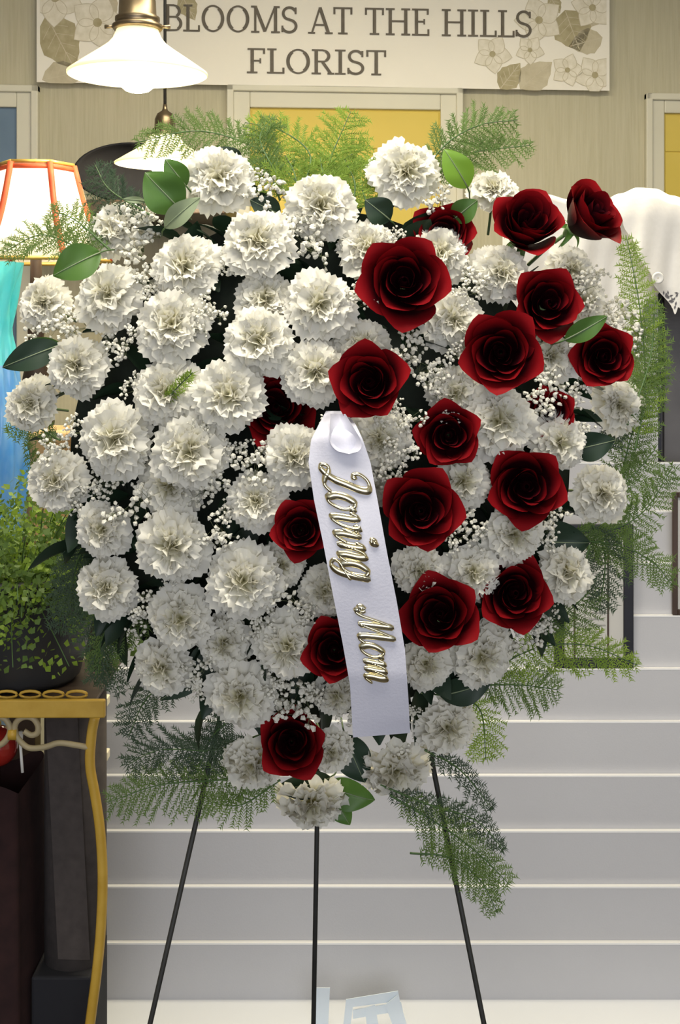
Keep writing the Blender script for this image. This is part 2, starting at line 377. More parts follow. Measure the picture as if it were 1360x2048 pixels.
def pblossom(x, y, r, n=5, a0=0, off=0.0352):
    for k in range(n):
        a = a0 + 360 * k / n
        pts = leafpoly(x, y, r, r * .42, a)
        printed('printed_petal', pts, M['pblos'], off + .0001 * k)
        mbv = MB(); stroke2d(pts + pts[:1], 1.3, mbv, lambda p, q: wp(p, q, off + .0002 + .0001 * k))
        part('petal_outline', mbv, M['pline'], bt, smooth=False)
    printed('printed_center', [(x + r*.16*math.cos(R(a)), y + r*.16*math.sin(R(a))) for a in range(0, 360, 40)], M['pleaf'], off + .0010)
pleaf(92, 30, 125, 42, 62, M['pleaf'])
pleaf(84, 160, 90, 30, -12, M['pleaf2'])
pleaf(150, 120, 62, 18, 55, M['pleaf2'])
pleaf(210, -20, 60, 16, 70, M['pleaf2'])
pblossom(110, -5, 60, 5, 20)
pblossom(195, 45, 58, 5, 0)
pleaf(362, -12, 60, 20, 62, M['pleaf'], off=.0348)
pleaf(1130, 20, 88, 40, 70, M['pleaf'])
pleaf(1205, 75, 70, 26, 165, M['pleaf2'])
pleaf(1000, 178, 66, 24, -52, M['pleaf'])
pleaf(1040, 178, 84, 30, -40, M['pleaf2'])
pleaf(1200, 10, 46, 22, 110, M['pleaf2'])
pleaf(1100, -8, 40, 14, 60, M['pleaf'])
pblossom(985, 108, 40, 5, 10)
pblossom(1078, 40, 50, 5, 35)
pblossom(1135, 140, 34, 5, 0)
pblossom(1190, 150, 42, 5, 20)
pblossom(1185, 15, 44, 5, 50)
pblossom(1060, 100, 30, 5, 15)

# ------------------------------------------------------------------ pendant lamps
def pendant(cx, rim_y, d, rad, label, shade_h, cap_s, power):
    c = P(cx, rim_y, d); k = rad
    t = thing('pendant_lamp', label, 'lamp', c, 'glass pendant lamps')
    prof = [(1.0,0.0),(1.0,0.03),(0.985,0.045),(0.78,0.20),(0.56,0.36),(0.42,0.47),(0.35,0.56),(0.31,0.66),(0.295,0.70)]
    outer = [(r*k, z*shade_h*k) for r, z in prof]
    inner = [(r*k-0.004, z*shade_h*k - 0.002) for r, z in prof][::-1]
    part('glass_shade', MB().lathe(outer + inner + outer[:1], c, 56), M['glass'], t, label='milky white cone glass shade')
    zt = 0.70 * shade_h * k
    cap = [(0.0,-0.01),(0.34,-0.01),(0.36,0.02),(0.36,0.06),(0.30,0.09),(0.32,0.12),(0.32,0.17),(0.27,0.20),(0.26,0.42),(0.20,0.56),(0.08,0.64),(0.06,0.70),(0.05,0.80),(0.0,0.81)]
    cb = part('brass_cap', MB().lathe([(r*k*cap_s, zt + z*k*cap_s) for r, z in cap], c, 32), M['brass'], t)
    for s in (-1, 1):
        part('thumb_screw', MB().tube([c + Vector((s*.33*k*cap_s,0,zt+.04*k*cap_s)), c + Vector((s*.47*k*cap_s,0,zt+.04*k*cap_s))], [.02*k, .03*k], 8), M['brass'], cb)
    part('cord', MB().tube([c + Vector((0,0,zt+.8*k*cap_s)), (c.x, c.y, 2.95)], 0.0045, 8), M['cord'], t)
    b = [(0.0,-0.105),(0.05,-0.10),(0.10,-0.085),(0.145,-0.045),(0.16,0.0),(0.15,0.06),(0.11,0.13),(0.075,0.20),(0.07,0.34),(0.0,0.34)]
    part('bulb', MB().lathe([(r*1.7*k, z*1.7*k - .08*k) for r, z in b], c, 24), M['bulb'], t)
    l = bpy.data.lights.new('pendant_light', 'POINT'); l.energy = power; l.color = (1.0, 0.83, 0.52); l.shadow_soft_size = 0.04
    lo = bpy.data.objects.new('pendant_light', l); COL.objects.link(lo); lo.parent = t; lo.location = (0, 0, -0.30 * k)
    return t
pendant(275, 150, 2.73, 0.1495, 'lit cone glass pendant lamp hanging free in front of the banner', 0.93, 1.0, 8)
pendant(330, 328, 3.7, 0.146, 'smaller lit cone pendant lamp half hidden behind fern tips', 0.80, 0.78, 7)

# ------------------------------------------------------------------ dark oval tray on the wall behind the lamp
ct = P(262, 345, 3.95)
tt = thing('oval_tray', 'dark brown oval tray standing behind the lampshade and the smaller pendant', 'tray', ct - Vector((0,0,0.10)))
def ring_xz(c, ax, az, y0):
    return [c + Vector((ax*math.cos(2*math.pi*i/40), y0, az*math.sin(2*math.pi*i/40))) for i in range(40)]
def tray_fn(rad_list, m, name):
    vs = []; fs = []; n = 40
    for (s, y) in rad_list: vs += ring_xz(ct, 0.178*s, 0.092*s, y)
    for j in range(len(rad_list)-1):
        for i in range(n): fs.append((j*n+i, j*n+(i+1)%n, (j+1)*n+(i+1)%n, (j+1)*n+i))
    fs.append(tuple((len(rad_list)-1)*n + i for i in range(n)))
    return part(name, MB().add(vs, fs), m, tt)
tray_fn([(1.0,0.02),(1.0,-0.012),(0.97,-0.02),(0.92,-0.018),(0.90,0.0)], M['black'], 'rim')
tray_fn([(0.905,0.004),(0.5,0.008),(0.1,0.01)], M['black'], 'well')
# shelf carrying the tray
sh = single('wall_shelf', MB().box((ct.x-0.30, 3.86, ct.z-0.135), (ct.x+0.30, 4.34, ct.z-0.0925)), M['darkwood'],
            'dark wooden wall shelf under the oval tray', 'shelf', (ct.x, 4.1, ct.z-0.135), bevel=0.003, smooth=False)

# ------------------------------------------------------------------ console table with the table lamp, vase and planter
tb = thing('console_table', 'dark wooden console table behind the potted fern, carrying the lamp and vase', 'table', (-0.95, 2.85, 0))
part('tabletop', MB().box((-1.45, 2.42, 1.02), (-0.56, 3.25, 1.05)), M['darkwood'], tb, False, bevel=0.004)
for x in (-1.40, -0.61):
    for y in (2.47, 3.20):
        part('leg', MB().box((x-.025, y-.025, 0), (x+.025, y+.025, 1.02)), M['darkwood'], tb, False, bevel=0.003)
part('apron', MB().box((-1.40, 2.46, 0.93), (-0.61, 2.48, 1.02)), M['darkwood'], tb, False)

lc = P(72, 525, 2.9); LZ = lc.z
lamp = thing('table_lamp', 'lit six-sided table lamp with white panels edged in red and gold', 'lamp', (lc.x, 2.9, 1.05))
zs0, zs1 = P(0, 522, 2.9).z, P(0, 332, 2.9).z
rb, rt = 0.168, 0.084
def hexp(r, z, k, a0=30): 
    a = R(a0 + 60 * k); return Vector((lc.x + r*math.sin(a), 2.9 - r*math.cos(a), z))
A0 = 34
for k in range(6):
    a, b = A0 + 0, 0
    p0, p1, p2, p3 = hexp(rb, zs0, k, A0), hexp(rb, zs0, k+1, A0), hexp(rt, zs1, k+1, A0), hexp(rt, zs1, k, A0)
    cc = Vector((lc.x, 2.9, 0))
    def fn(u, v):
        q = (p0.lerp(p1, u)).lerp(p3.lerp(p2, u), v)
        r_ = Vector((q.x - cc.x, q.y - cc.y, 0)); s = 1 - 0.10 * math.sin(math.pi * v)
        return Vector((cc.x + r_.x * s, cc.y + r_.y * s, q.z))
    pn = part('shade_panel', MB().grid(fn, 4, 8), M['shade'], lamp)
    ed = [fn(0, j/8) for j in range(9)]
    ed = [Vector((cc.x + (e.x-cc.x)*1.015, cc.y + (e.y-cc.y)*1.015, e.z)) for e in ed]
    part('red_edge_trim', MB().tube(ed, 0.0075, 6), M['redtrim'], lamp)
    part('gold_top_braid', MB().tube([p3 + Vector((0,0,.002)), p2 + Vector((0,0,.002))], 0.0045, 6), M['goldtrim'], lamp)
    part('red_top_trim', MB().tube([p3 - Vector((0,0,.009)), p2 - Vector((0,0,.009))], 0.006, 6), M['redtrim'], lamp)
    part('bottom_braid', MB().tube([p0, p1], 0.005, 6), M['goldtrim'], lamp)
stemprof = [(0.0,1.05),(0.085,1.05),(0.088,1.065),(0.05,1.085),(0.022,1.12),(0.03,1.2),(0.042,1.28),(0.03,1.38),(0.016,1.45),(0.02,1.5),(0.014,1.54),(0.012,zs0+0.06),(0.0,zs0+0.061)]
part('base', MB().lathe([(r, z) for r, z in stemprof], (lc.x, 2.9, 0), 28), M['darkwood'], lamp)
part('bulb', MB().lathe([(0,zs0+.06),(0.012,zs0+.062),(0.014,zs0+.08),(0.028,zs0+.11),(0.03,zs0+.13),(0.02,zs0+.155),(0,zs0+.162)], (lc.x, 2.9, 0), 20), M['bulb'], lamp)
part('finial', MB().lathe([(0,zs1-.01),(0.004,zs1-.01),(0.004,zs1+.004),(0.008,zs1+.009),(0.004,zs1+.015),(0,zs1+.017)], (lc.x, 2.9, 0), 12), M['goldtrim'], lamp)
for k in range(0, 6, 2):
    part('harp_wire', MB().tube([(lc.x, 2.9, zs1-.004), hexp(rt, zs1-.004, k, A0)], 0.0015, 5), M['goldtrim'], lamp)
part('harp_wire', MB().tube([(lc.x, 2.9, zs0+.05), (lc.x+.04, 2.9, zs0+.1), (lc.x+.04, 2.9, zs1-.05), (lc.x, 2.9, zs1-.004)], 0.0018, 5), M['goldtrim'], lamp)
ll = bpy.data.lights.new('table_lamp_light', 'POINT'); ll.energy = 9; ll.color = (1.0, 0.86, 0.6); ll.shadow_soft_size = 0.03
lo = bpy.data.objects.new('table_lamp_light', ll); COL.objects.link(lo); lo.parent = lamp; lo.location = (0, 0, zs0 + .13 - 1.05)

# rippled vase
vc = P(-22, 900, 2.55)
vt = thing('ruffled_vase', 'tall rippled glass vase, turquoise above and blue below, under the lampshade', 'vase', (vc.x, 2.55, 1.05))
def vase(z0, z1, m, name, flare):
    def fn(u, v):
        a = 2*math.pi*u; z = z0 + (z1-z0)*v
        t = (z-1.05)/0.575
        r = 0.055 + 0.02*math.sin(t*5.2) + (0.028*max(0, t-.75)/.25 if flare else 0)
        r += 0.0055*math.sin(9*a + 7*t) + 0.003*math.sin(17*a - 16*t)
        return Vector((vc.x + r*math.cos(a), 2.55 + r*math.sin(a), z))
    return part(name, MB().grid(fn, 72, 24), m, vt)
vase(1.05, 1.42, M['blue'], 'lower_body', False)
vase(1.42, 1.625, M['teal'], 'upper_body', True)

# peach planter
pc = P(72, 940, 2.6)
single('peach_planter', MB().lathe([(0.0,1.05),(0.05,1.05),(0.055,1.06),(0.07,1.26),(0.076,1.265),(0.076,1.285),(0.064,1.285),(0.060,1.2),(0,1.19)], (pc.x, 2.66, 0), 28),
       M['peach'], 'peach coloured ceramic planter beside the blue vase', 'planter', (pc.x, 2.66, 1.05))

# ------------------------------------------------------------------ iron plant stand, potted fern
SY0, SY1 = 1.85, 2.08
st = thing('plant_stand', 'ochre wrought iron plant stand with scrolls and curved legs', 'stand', (-0.62, 1.96, 0))
zsh = P(0, 1402, SY0).z; xr = P(212, 1402, SY0).x; xl = xr - 0.62
part('shelf_top', MB().box((xl, SY0, zsh-0.004), (xr-.015, SY1, zsh)), M['darkwood'], st, False, bevel=0.002)
part('front_rail', MB().box((xl, SY0-.010, zsh-0.022), (xr, SY0, zsh+.004)), M['ochre'], st, False, bevel=0.002)
part('back_rail', MB().box((xl+.09, SY1, zsh-0.022), (xr-.09, SY1+.010, zsh+.004)), M['darkwood'], st, False, bevel=0.002)
for i in range(9):                                   # little wire loops along the shelf edge
    x = xr - 0.045 - i*0.034
    pts = [(x + 0.015*math.cos(a*math.pi/6), SY0+.012, zsh+.006+0.005*math.sin(a*math.pi/6)) for a in range(13)]
    part('edge_loop', MB().tube(pts, 0.0022, 6), M['ochre'], st)
legpx = [(190,1432),(183,1470),(180,1530),(190,1590),(200,1660),(205,1750),(202,1850),(194,1940),(180,2048)]
lp = [P(x, y, SY0+.006) for x, y in legpx]
bot = Vector((lp[-1].x - 0.05, SY0+.006, 0.0))
lp += [Vector((lp[-1].x-.03, SY0+.006, 0.25)), bot]
cv = catmull(lp, 5)
xc = (xl + xr)/2
for (mir, y) in ((False, 0), (True, 0), (False, SY1-SY0-.012), (True, SY1-SY0-.012)):
    inset = .10 if y else 0
    pts = [Vector((2*xc - p.x + inset if mir else p.x - inset, p.y + y, p.z)) for p in cv]
    part('leg', MB().tube(pts, 0.0075, 8), M['ochre'], st)
def scroll(pts, name='scroll', r=0.0045, m=M['iron']):
    part(name, MB().tube(catmull([P(x, y, SY0+.004) for x, y in pts], 6), r, 8), m, st)
scroll([(178,1495),(150,1490),(118,1486),(90,1494),(60,1496),(42,1484),(30,1465),(32,1445),(48,1434),(66,1437),(76,1452),(74,1466),(62,1470),(48,1462)])
scroll([(-122,1495),(-95,1490),(-60,1488),(-30,1494),(0,1490),(16,1474),(20,1455),(10,1438),(-8,1433),(-24,1440),(-28,1456),(-14,1464)])
part('collar', MB().tube([P(18,1468,SY0+.004), P(34,1468,SY0+.004)], 0.009, 8), M['ochre'], st)

pcx, pcy = P(40, 1390, 1.965).x, 1.965
pot = thing('potted_fern', 'bushy maidenhair fern in a dark slate pot with ring handle on the iron stand', 'plant', (pcx, pcy, zsh))
pz = zsh
part('pot', MB().lathe([(0,pz),(0.082,pz),(0.092,pz+.01),(0.112,pz+.10),(0.118,pz+.155),(0.122,pz+.158),(0.122,pz+.17),(0.108,pz+.17),(0.104,pz+.13),(0,pz+.125)], (pcx, pcy, 0), 40), M['pot'], pot)
hp = [Vector((pcx - .05 + .045*math.cos(a*math.pi/8), pcy - .121 - .012*math.sin(a*math.pi/8), pz+.145 - .022*math.sin(a*math.pi/8))) for a in range(9)]
part('ring_handle', MB().tube(hp, 0.004, 8), M['steel'], pot)
rng = random.Random(3)
def leaflet_frond(L_, n, seed):
    r = random.Random(seed); m = MB()
    for i in range(n):
        t = (i+1)/n
        c = Vector((L_*t, 0, -0.35*L_*t*t))
        for s in (-1, 1):
            for q in range(3):
                ln = L_*0.34*(1-.55*t)*(q+1)/3
                b = c + Vector((ln*.4, s*ln, r.uniform(-.3,.3)*ln))
                sz = r.uniform(.004, .0075)
                n_ = Vector((r.uniform(-1,1), r.uniform(-1,1), r.uniform(-.2,1))).normalized()
                u = n_.orthogonal().normalized()*sz; v_ = n_.cross(u)
                m.add([b - u*.8, b + v_*.7 - u*.2, b + u, b - v_*.7 - u*.2], [(0,1,2,3)])
    return m
def frond_axis(L_): return MB().tube([(L_*t/6, 0, -0.35*L_*(t/6)**2) for t in range(7)], 0.0008, 4)
fm = [(leaflet_frond(.16, 15, s).mesh('leaflets', M['fernbright' if s % 2 else 'fern'], smooth=False), frond_axis(.16).mesh('frond_stalk', M['stem'])) for s in range(5)]
for i in range(110):
    a = rng.uniform(0, 2*math.pi); el = rng.uniform(-10, 85); sc_ = rng.uniform(.7, 1.25)
    lf, ax = fm[i % 5]
    o = bpy.data.objects.new('frond', lf); COL.objects.link(o); o.parent = pot
    o.location = (.06*math.cos(a), .06*math.sin(a), .15)
    o.rotation_euler = Euler((rng.uniform(-.5,.5), -R(el), a), 'XYZ'); o.scale = (sc_,)*3
    s = bpy.data.objects.new('frond_stalk', ax); COL.objects.link(s); s.parent = o

# things under the stand
bag = thing('cloth_bag', 'dark maroon cloth bag standing under the iron stand', 'bag', (-0.62, 2.0, 0))
def bag_fn(u, v):
    a = 2*math.pi*u; t = v
    sx, sy = 0.15 + .006*math.sin(5*a), 0.085
    r = abs(math.cos(a))**.35*math.copysign(1, math.cos(a)); q = abs(math.sin(a))**.35*math.copysign(1, math.sin(a))
    return Vector((-0.62 + sx*r*(1-.06*t) , 2.0 + sy*q*(1-.1*t), 0.0 + .80*t + (.012*math.sin(3*a) if t > .9 else 0)))
part('body', MB().grid(bag_fn, 64, 20), M['maroon'], bag)
for s in (-.05, .05):
    part('handle', MB().tube(catmull([(-.70, 2.0+s*.9, .79), (-.67, 2.0+s*.9, .85), (-.60, 2.0+s*.9, .86), (-.56, 2.0+s*.9, .79)], 5), .005, 6), M['maroon'], bag)
rb_ = P(-12, 1500, 1.98)
ball = thing('red_bauble', 'glossy red ball lying in the top of the maroon bag', 'bauble', (rb_.x, 2.0, rb_.z-.03))
prof = [(0.032*math.sin(math.pi*i/14), -0.032*math.cos(math.pi*i/14)) for i in range(15)]
part('ball', MB().lathe(prof, (rb_.x, 2.0, rb_.z), 24), M['redgloss'], ball)
part('cap', MB().lathe([(0,.031),(.006,.031),(.006,.038),(0,.039)], (rb_.x, 2.0, rb_.z), 12), M['goldtrim'], ball)
wt = thing('white_tag_stick', 'thin white stick with a small head poking out of the maroon bag', 'stick', P(44, 1545, 1.90))
part('stick', MB().tube([P(40,1480,1.90), P(45,1545,1.90)], 0.0022, 8), M['white'], wt)
part('head', MB().tube([P(40,1462,1.90), P(39,1470,1.90), P(40,1482,1.90)], [.004,.0055,.004], 10), M['white'], wt)
tx0, tx1 = P(78,1500,1.98).x, P(203,1500,1.98).x
tcx, trd = (tx0+tx1)/2, (tx1-tx0)/2
tp = thing('taupe_roll', 'tall taupe felt roll standing on the dark box under the iron stand', 'roll', (tcx, 2.02, 0.50))
part('outer_wrap', MB().lathe([(0,.50),(trd,.50),(trd,.925),(trd*.8,.925),(trd*.8,.90),(0,.90)], (tcx, 2.02, 0), 36), M['taupe'], tp)
part('edge_flap', MB().grid(lambda u, v: Vector((tcx - trd*.35 + .05*u - .02*v, 2.02 - trd*(1.02 + .05*math.sin(u*2)), .52 + .39*v)), 6, 8), M['taupe'], tp)
single('dark_box', MB().box((tcx-.055, 1.955, 0), (tcx+.036, 2.10, .50)), M['black'], 'black box on the floor under the taupe roll', 'box', (tcx, 2.03, 0), bevel=.004, smooth=False)

# ------------------------------------------------------------------ tiered card_rack
rows = [822, 925, 1022, 1125, 1231, 1337, 1443, 1551, 1662, 1773, 1886, 2006]
dep = lambda i: 2.42 - 0.0193*i
rk = thing('card_rack', 'wide tiered pale grey display rack with step edges whitened by painted light', 'display rack', (0.25, 2.4, 0))
RX0, RX1 = -0.443, 1.02
TH = 0.0105
zr = [P(0, y, dep(i-4)).z for i, y in enumerate(rows)]
for i in range(len(rows)-1):
    d0 = dep(i-4); z0 = zr[i]; z1 = zr[i+1]; db = d0 - 0.0193 + TH
    xe = RX1 if i else P(1240, 822, d0).x
    lo = [(RX0, db, z1-.01), (xe, db, z1-.01), (xe, db+.012, z1-.01), (RX0, db+.012, z1-.01)]
    hi = [(RX0, d0, z0-.003), (xe, d0, z0-.003), (xe, d0+TH, z0-.003), (RX0, d0+TH, z0-.003)]
    bd = part('tier_board', MB().hexa(lo, hi), M['rack'], rk, False)
    part('lit_edge_strip', MB().box((RX0, d0-.0006, z0-.003), (xe, d0+TH, z0)), M['litedge_base'], bd, False)  # white strip paints overhead light caught on the tier top
ZL = zr[-1]
part('base_ledge', MB().box((RX0, 2.12, ZL-.03), (RX1, dep(7)+.04, ZL)), M['ledge'], rk, False, bevel=.003)
part('base_cabinet', MB().box((RX0+.01, 2.14, 0), (RX1-.01, 2.56, ZL-.03)), M['litedge_base'], rk, False)
part('back_panel', MB().box((0.365, 2.545, ZL), (P(1316,800,2.545).x, 2.56, 1.715)), M['rack'], rk, False)
part('side_panel', MB().hexa([(RX0-.006, 2.30, ZL),(RX0, 2.30, ZL),(RX0, 2.54, ZL),(RX0-.006, 2.54, ZL)],
                             [(RX0-.006, 2.50, zr[0]),(RX0, 2.50, zr[0]),(RX0, 2.54, zr[0]),(RX0-.006, 2.54, zr[0])]), M['cream'], rk, False)
for y in (1400, 1508, 1620, 1835, 1955):
    c = P(217 if y < 1600 else 207, y, 2.30)
    part('lit_tier_end', MB().box((c.x-.012, 2.285, c.z-.008), (c.x+.001, 2.31, c.z+.008)), M['cream'], rk, False, bevel=.002)  # cream colour paints the lamp-lit look of the tier ends

# reflected light on the ledge, modelled as thin upright solids
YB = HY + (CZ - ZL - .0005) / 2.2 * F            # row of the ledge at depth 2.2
def reflection_solid(name, polys, label):  # builds a reflected light shape from thin prisms
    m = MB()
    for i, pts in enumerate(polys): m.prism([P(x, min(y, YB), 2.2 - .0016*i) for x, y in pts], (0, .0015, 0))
    single(name, m, M['reflection'], label, 'reflection', P(polys[0][0][0], YB, 2.2), smooth=False)
reflection_solid('reflection_strip', [[(624,2070),(628,1976),(660,1976),(656,2070)]], 'narrow pale blue strip of reflected light built solid on the white ledge by the middle easel leg')
reflection_solid('reflection_shape', [[(686,2070),(692,1999),(796,1982),(800,2002),(706,2014),(700,2070)], [(706,2038),(706,2020),(802,2004),(806,2022),(750,2030)],
                      [(730,2016),(750,2010),(758,2070),(734,2070)], [(770,2010),(796,1990),(816,2070),(788,2070)]], 'pale blue patch of reflected light with open shapes built solid on the white ledge')

# framed prints standing in the rack
def frame(name, x0, x1, y0, y1, d, bw, fm_, label, extras, zbot):
    a, b = P(x0, y1, d), P(x1, y0, d); z0 = zbot; z1 = b.z
    t = thing(name, label, 'picture frame', ((a.x+b.x)/2, d, z0))
    for (xa, xb) in ((a.x, a.x+bw), (b.x-bw, b.x)):
        part('frame_side', MB().box((xa, d-.006, z0), (xb, d+.003, z1)), fm_, t, False, bevel=.0015)
    for (za, zb_) in ((z0, z0+bw), (z1-bw, z1)):
        part('frame_side', MB().box((a.x+bw, d-.006, za), (b.x-bw, d+.003, zb_)), fm_, t, False, bevel=.0015)
    part('mount', MB().box((a.x+bw*.9, d, z0+bw*.9), (b.x-bw*.9, d+.002, z1-bw*.9)), M['mount'], t, False)
    if extras:
        for xx in (1149, 1216):
            c0 = P(xx, 1100, d)
            part('brown_border_line', MB().box((c0.x-.0018, d-.0012, z0+bw), (c0.x+.0018, d+.001, z1-bw*1.6)), M['brownframe'], t, False)
        rr = random.Random(5)
        for j in range(9):
            yy = 1188 + j*12.5; ln = rr.uniform(22, 34)
            p, q = P(1178, yy, d), P(1178+ln, yy, d)
            part('print_line', MB().box((p.x, d-.0008, p.z-.0012), (q.x, d+.001, p.z+.0012)), M['print'], t, False)
        for s in (-1, 1):
            part('printed_stem', MB().tube(catmull([P(1170+s*8,1170,d-.0006), P(1170+s*5,1200,d-.0006), P(1170,1230,d-.0006), P(1170,1300,d-.0006)], 5), .0009, 5), M['print'], t)
    return t
frame('picture_frame', 1108, 1266, 1048, 1340, 2.4065, 0.0185, M['blackframe'], 'black framed print with cream mount and small text standing in the rack', True, zr[5]+.0006)
frame('picture_frame', 1344, 1500, 984, 1232, 2.426, 0.010, M['brownframe'], 'brown edged framed cream print standing on a higher rack tier than the black one', False, zr[4]+.0006)

# charcoal cabinet and draped cloth
cbx = P(1318, 800, 2.57).x
cbn = thing('charcoal_cabinet', 'tall charcoal panelled cabinet behind the rack, under the white cloth', 'cabinet', (cbx+.3, 2.75, 0))
part('carcass', MB().box((cbx, 2.59, 0), (cbx+.6, 2.95, 1.70)), M['charcoal'], cbn, False, bevel=.003)
part('edge_post', MB().box((cbx-.004, 2.575, 0), (cbx+.006, 2.60, 1.70)), M['blackframe'], cbn, False)
part('door', MB().box((cbx+.012, 2.575, 0.05), (cbx+.29, 2.59, 1.68)), M['charcoal'], cbn, False, bevel=.002)

cl = thing('draped_cloth', 'white cotton cloth with eyelet lace hem and button draped over the cabinet corner', 'cloth', P(1260, 640, 2.55))
def interp(tab, x):
    if x <= tab[0][0]: return tab[0][1]
    for (a, fa), (b, fb) in zip(tab, tab[1:]):
        if x <= b:
            t = (x-a)/(b-a); t = t*t*(3-2*t); return fa + (fb-fa)*t
    return tab[-1][1]
top_tab = [(1000,392),(1045,383),(1090,388),(1140,399),(1205,402),(1240,388),(1275,376),(1310,378),(1345,392),(1420,430)]
hem_tab = [(1000,700),(1250,690),(1300,600),(1345,560)]
def folds(x, y):
    return 0.010*math.sin(x*.05 + y*.006) + 0.012*math.sin(x*.021 - y*.012 + 1) + 0.004*math.sin(x*.13 + y*.02)
def cl_back(u, v):
    x = 1005 + 335*u; yt = interp(top_tab, x)
    if v < .25:
        k = v/.25                                      # rolls over the top and down the back
        p = P(x, yt, 2.512)
        return Vector((p.x, 2.64 - .128*math.sin(k*math.pi/2), p.z - .035*math.cos(k*math.pi/2)**2))
    k = (v-.25)/.75; y = yt + (interp(hem_tab, x)-yt)*k
    d = 2.512 - .012*math.sin(min(1, k*3)*math.pi/2) + folds(x, y)*min(1, k*2.5)
    p = P(x, y, d); return p
part('back_panel', MB().grid(cl_back, 60, 36), M['cloth'], cl)
edge_tab = [(0,1222),(.25,1246),(.5,1272),(.75,1305),(1,1345)]
def cl_front(u, v):
    y0 = interp(top_tab, 1225+170*u)
    xl_ = interp(edge_tab, v); x = xl_ + (1440-xl_)*u
    yb = 622 - 20*math.cos((x-1345)*.16)*0 + 8*math.sin((x)*.42)*(1 if v > .98 else 0) - max(0, (1345-x))*0.0
    y = (interp(top_tab, x) - 1) + (yb - interp(top_tab, x))*v
    d = 2.465 - .02*math.sin(min(1, v*4)*math.pi/2) + .8*folds(x*1.1, y)*min(1, v*2)
    if v < .06: d += (.06-v)*1.6
    return P(x, y, d)
fp = part('front_panel', MB().grid(cl_front, 44, 48), M['cloth'], cl)
bc = P(1315, 556, 2.428)
part('button', MB().add([bc + Vector((r*math.cos(a*math.pi/8), -y, r*math.sin(a*math.pi/8))) for r, y in ((.011,0),(.0115,.004),(.009,.0065),(.0075,.005),(.002,.004)) for a in range(16)],
     [(j*16+a, j*16+(a+1)%16, (j+1)*16+(a+1)%16, (j+1)*16+a) for j in range(4) for a in range(16)]), M['white'], fp)
rr = random.Random(9)
for j in range(70):
    x = rr.uniform(1325, 1430); v = rr.uniform(.84, .975)
    u = (x - interp(edge_tab, v))/(1440-interp(edge_tab, v))
    if u < .04: continue
    p = cl_front(u, v) + Vector((0, -.0025, 0)); a = rr.uniform(0, 3.14); l_ = .0046
    q = Vector((math.cos(a), 0, math.sin(a))); s_ = Vector((-q.z, 0, q.x))
    part('eyelet', MB().add([p + q*l_, p + s_*l_*.4, p - q*l_, p - s_*l_*.4], [(0,1,2,3)]), M['charcoal'], fp, False)

# ------------------------------------------------------------------ easel
ez = thing('wire_easel', 'dark metal wire easel with three legs holding the flower tribute', 'easel', P(640, 2048, 1.64) * 1.0)
def leg(p, q, r=0.0034):
    p = Vector(p); q = Vector(q); k = p.z / (p.z - q.z) ; e = p + (q - p) * k
    part('leg', MB().tube([p, p.lerp(e, .5), e], r, 10), M['easel'], ez)
    part('foot_cap', MB().lathe([(0,0),(r*1.8,0),(r*1.8,.02),(r*1.2,.026),(0,.026)], (e.x, e.y, 0), 10), M['easel'], ez)
leg(P(505, 1150, 1.625), P(300, 2048, 1.60))
leg(P(790, 1150, 1.625), P(968, 2048, 1.60))
leg(P(643, 1150, 1.64), P(627, 2048, 1.76))
part('cross_bar', MB().tube([P(470,1300,1.64), P(822,1300,1.64)], .0028, 8), M['easel'], ez)
part('hook_ring', MB().tube([P(645+280*math.cos(a*math.pi/18), 950+280*math.sin(a*math.pi/18), 1.64) for a in range(37)], .0028, 6), M['easel'], ez)

# ------------------------------------------------------------------ foam base with dark foliage
CX, CY, RP = 640.0, 925.0, 585.0
def rho(x, y): return math.hypot(x-CX, y-CY)/RP
def surf(x, y): return 1.455 + 0.125*min(1.2, rho(x, y))**2
base = thing('foliage_base', 'dark mossy round base with dense dark leaves behind the flowers', 'wreath base', P(CX, CY, 1.60))
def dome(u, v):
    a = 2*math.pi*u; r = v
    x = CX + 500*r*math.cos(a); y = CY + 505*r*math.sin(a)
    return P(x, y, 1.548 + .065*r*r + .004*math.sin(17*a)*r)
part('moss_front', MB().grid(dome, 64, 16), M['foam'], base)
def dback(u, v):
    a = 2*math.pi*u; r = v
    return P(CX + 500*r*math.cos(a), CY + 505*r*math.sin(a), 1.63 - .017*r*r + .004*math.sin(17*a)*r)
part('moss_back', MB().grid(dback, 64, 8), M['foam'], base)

def leaf_mesh(L_, w_, curl, fold, seed, nu=6, nv=9):
    r = random.Random(seed)
    def fn(u, v):
        a = u*2-1; hw = w_*math.sin(math.pi*min(1, v*.97+.02)**.82)**.85
        x = L_*v; y = a*hw
        z = -curl*v*v*L_ + fold*abs(a)*hw + .02*L_*math.sin(v*7+seed)*a
        return Vector((x, y, z))
    return MB().grid(fn, nu, nv)
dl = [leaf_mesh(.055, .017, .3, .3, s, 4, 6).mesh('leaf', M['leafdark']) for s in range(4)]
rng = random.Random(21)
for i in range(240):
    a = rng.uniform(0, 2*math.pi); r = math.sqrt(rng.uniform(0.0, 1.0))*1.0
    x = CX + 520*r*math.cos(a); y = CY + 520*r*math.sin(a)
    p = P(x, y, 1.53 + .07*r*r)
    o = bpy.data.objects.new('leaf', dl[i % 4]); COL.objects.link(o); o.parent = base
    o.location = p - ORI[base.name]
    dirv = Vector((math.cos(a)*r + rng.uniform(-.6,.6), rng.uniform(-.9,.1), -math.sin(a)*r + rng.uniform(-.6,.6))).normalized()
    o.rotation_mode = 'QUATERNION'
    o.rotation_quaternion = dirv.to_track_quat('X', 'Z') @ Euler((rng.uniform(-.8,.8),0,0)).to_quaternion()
    s = rng.uniform(.7, 1.25); o.scale = (s, s, s)

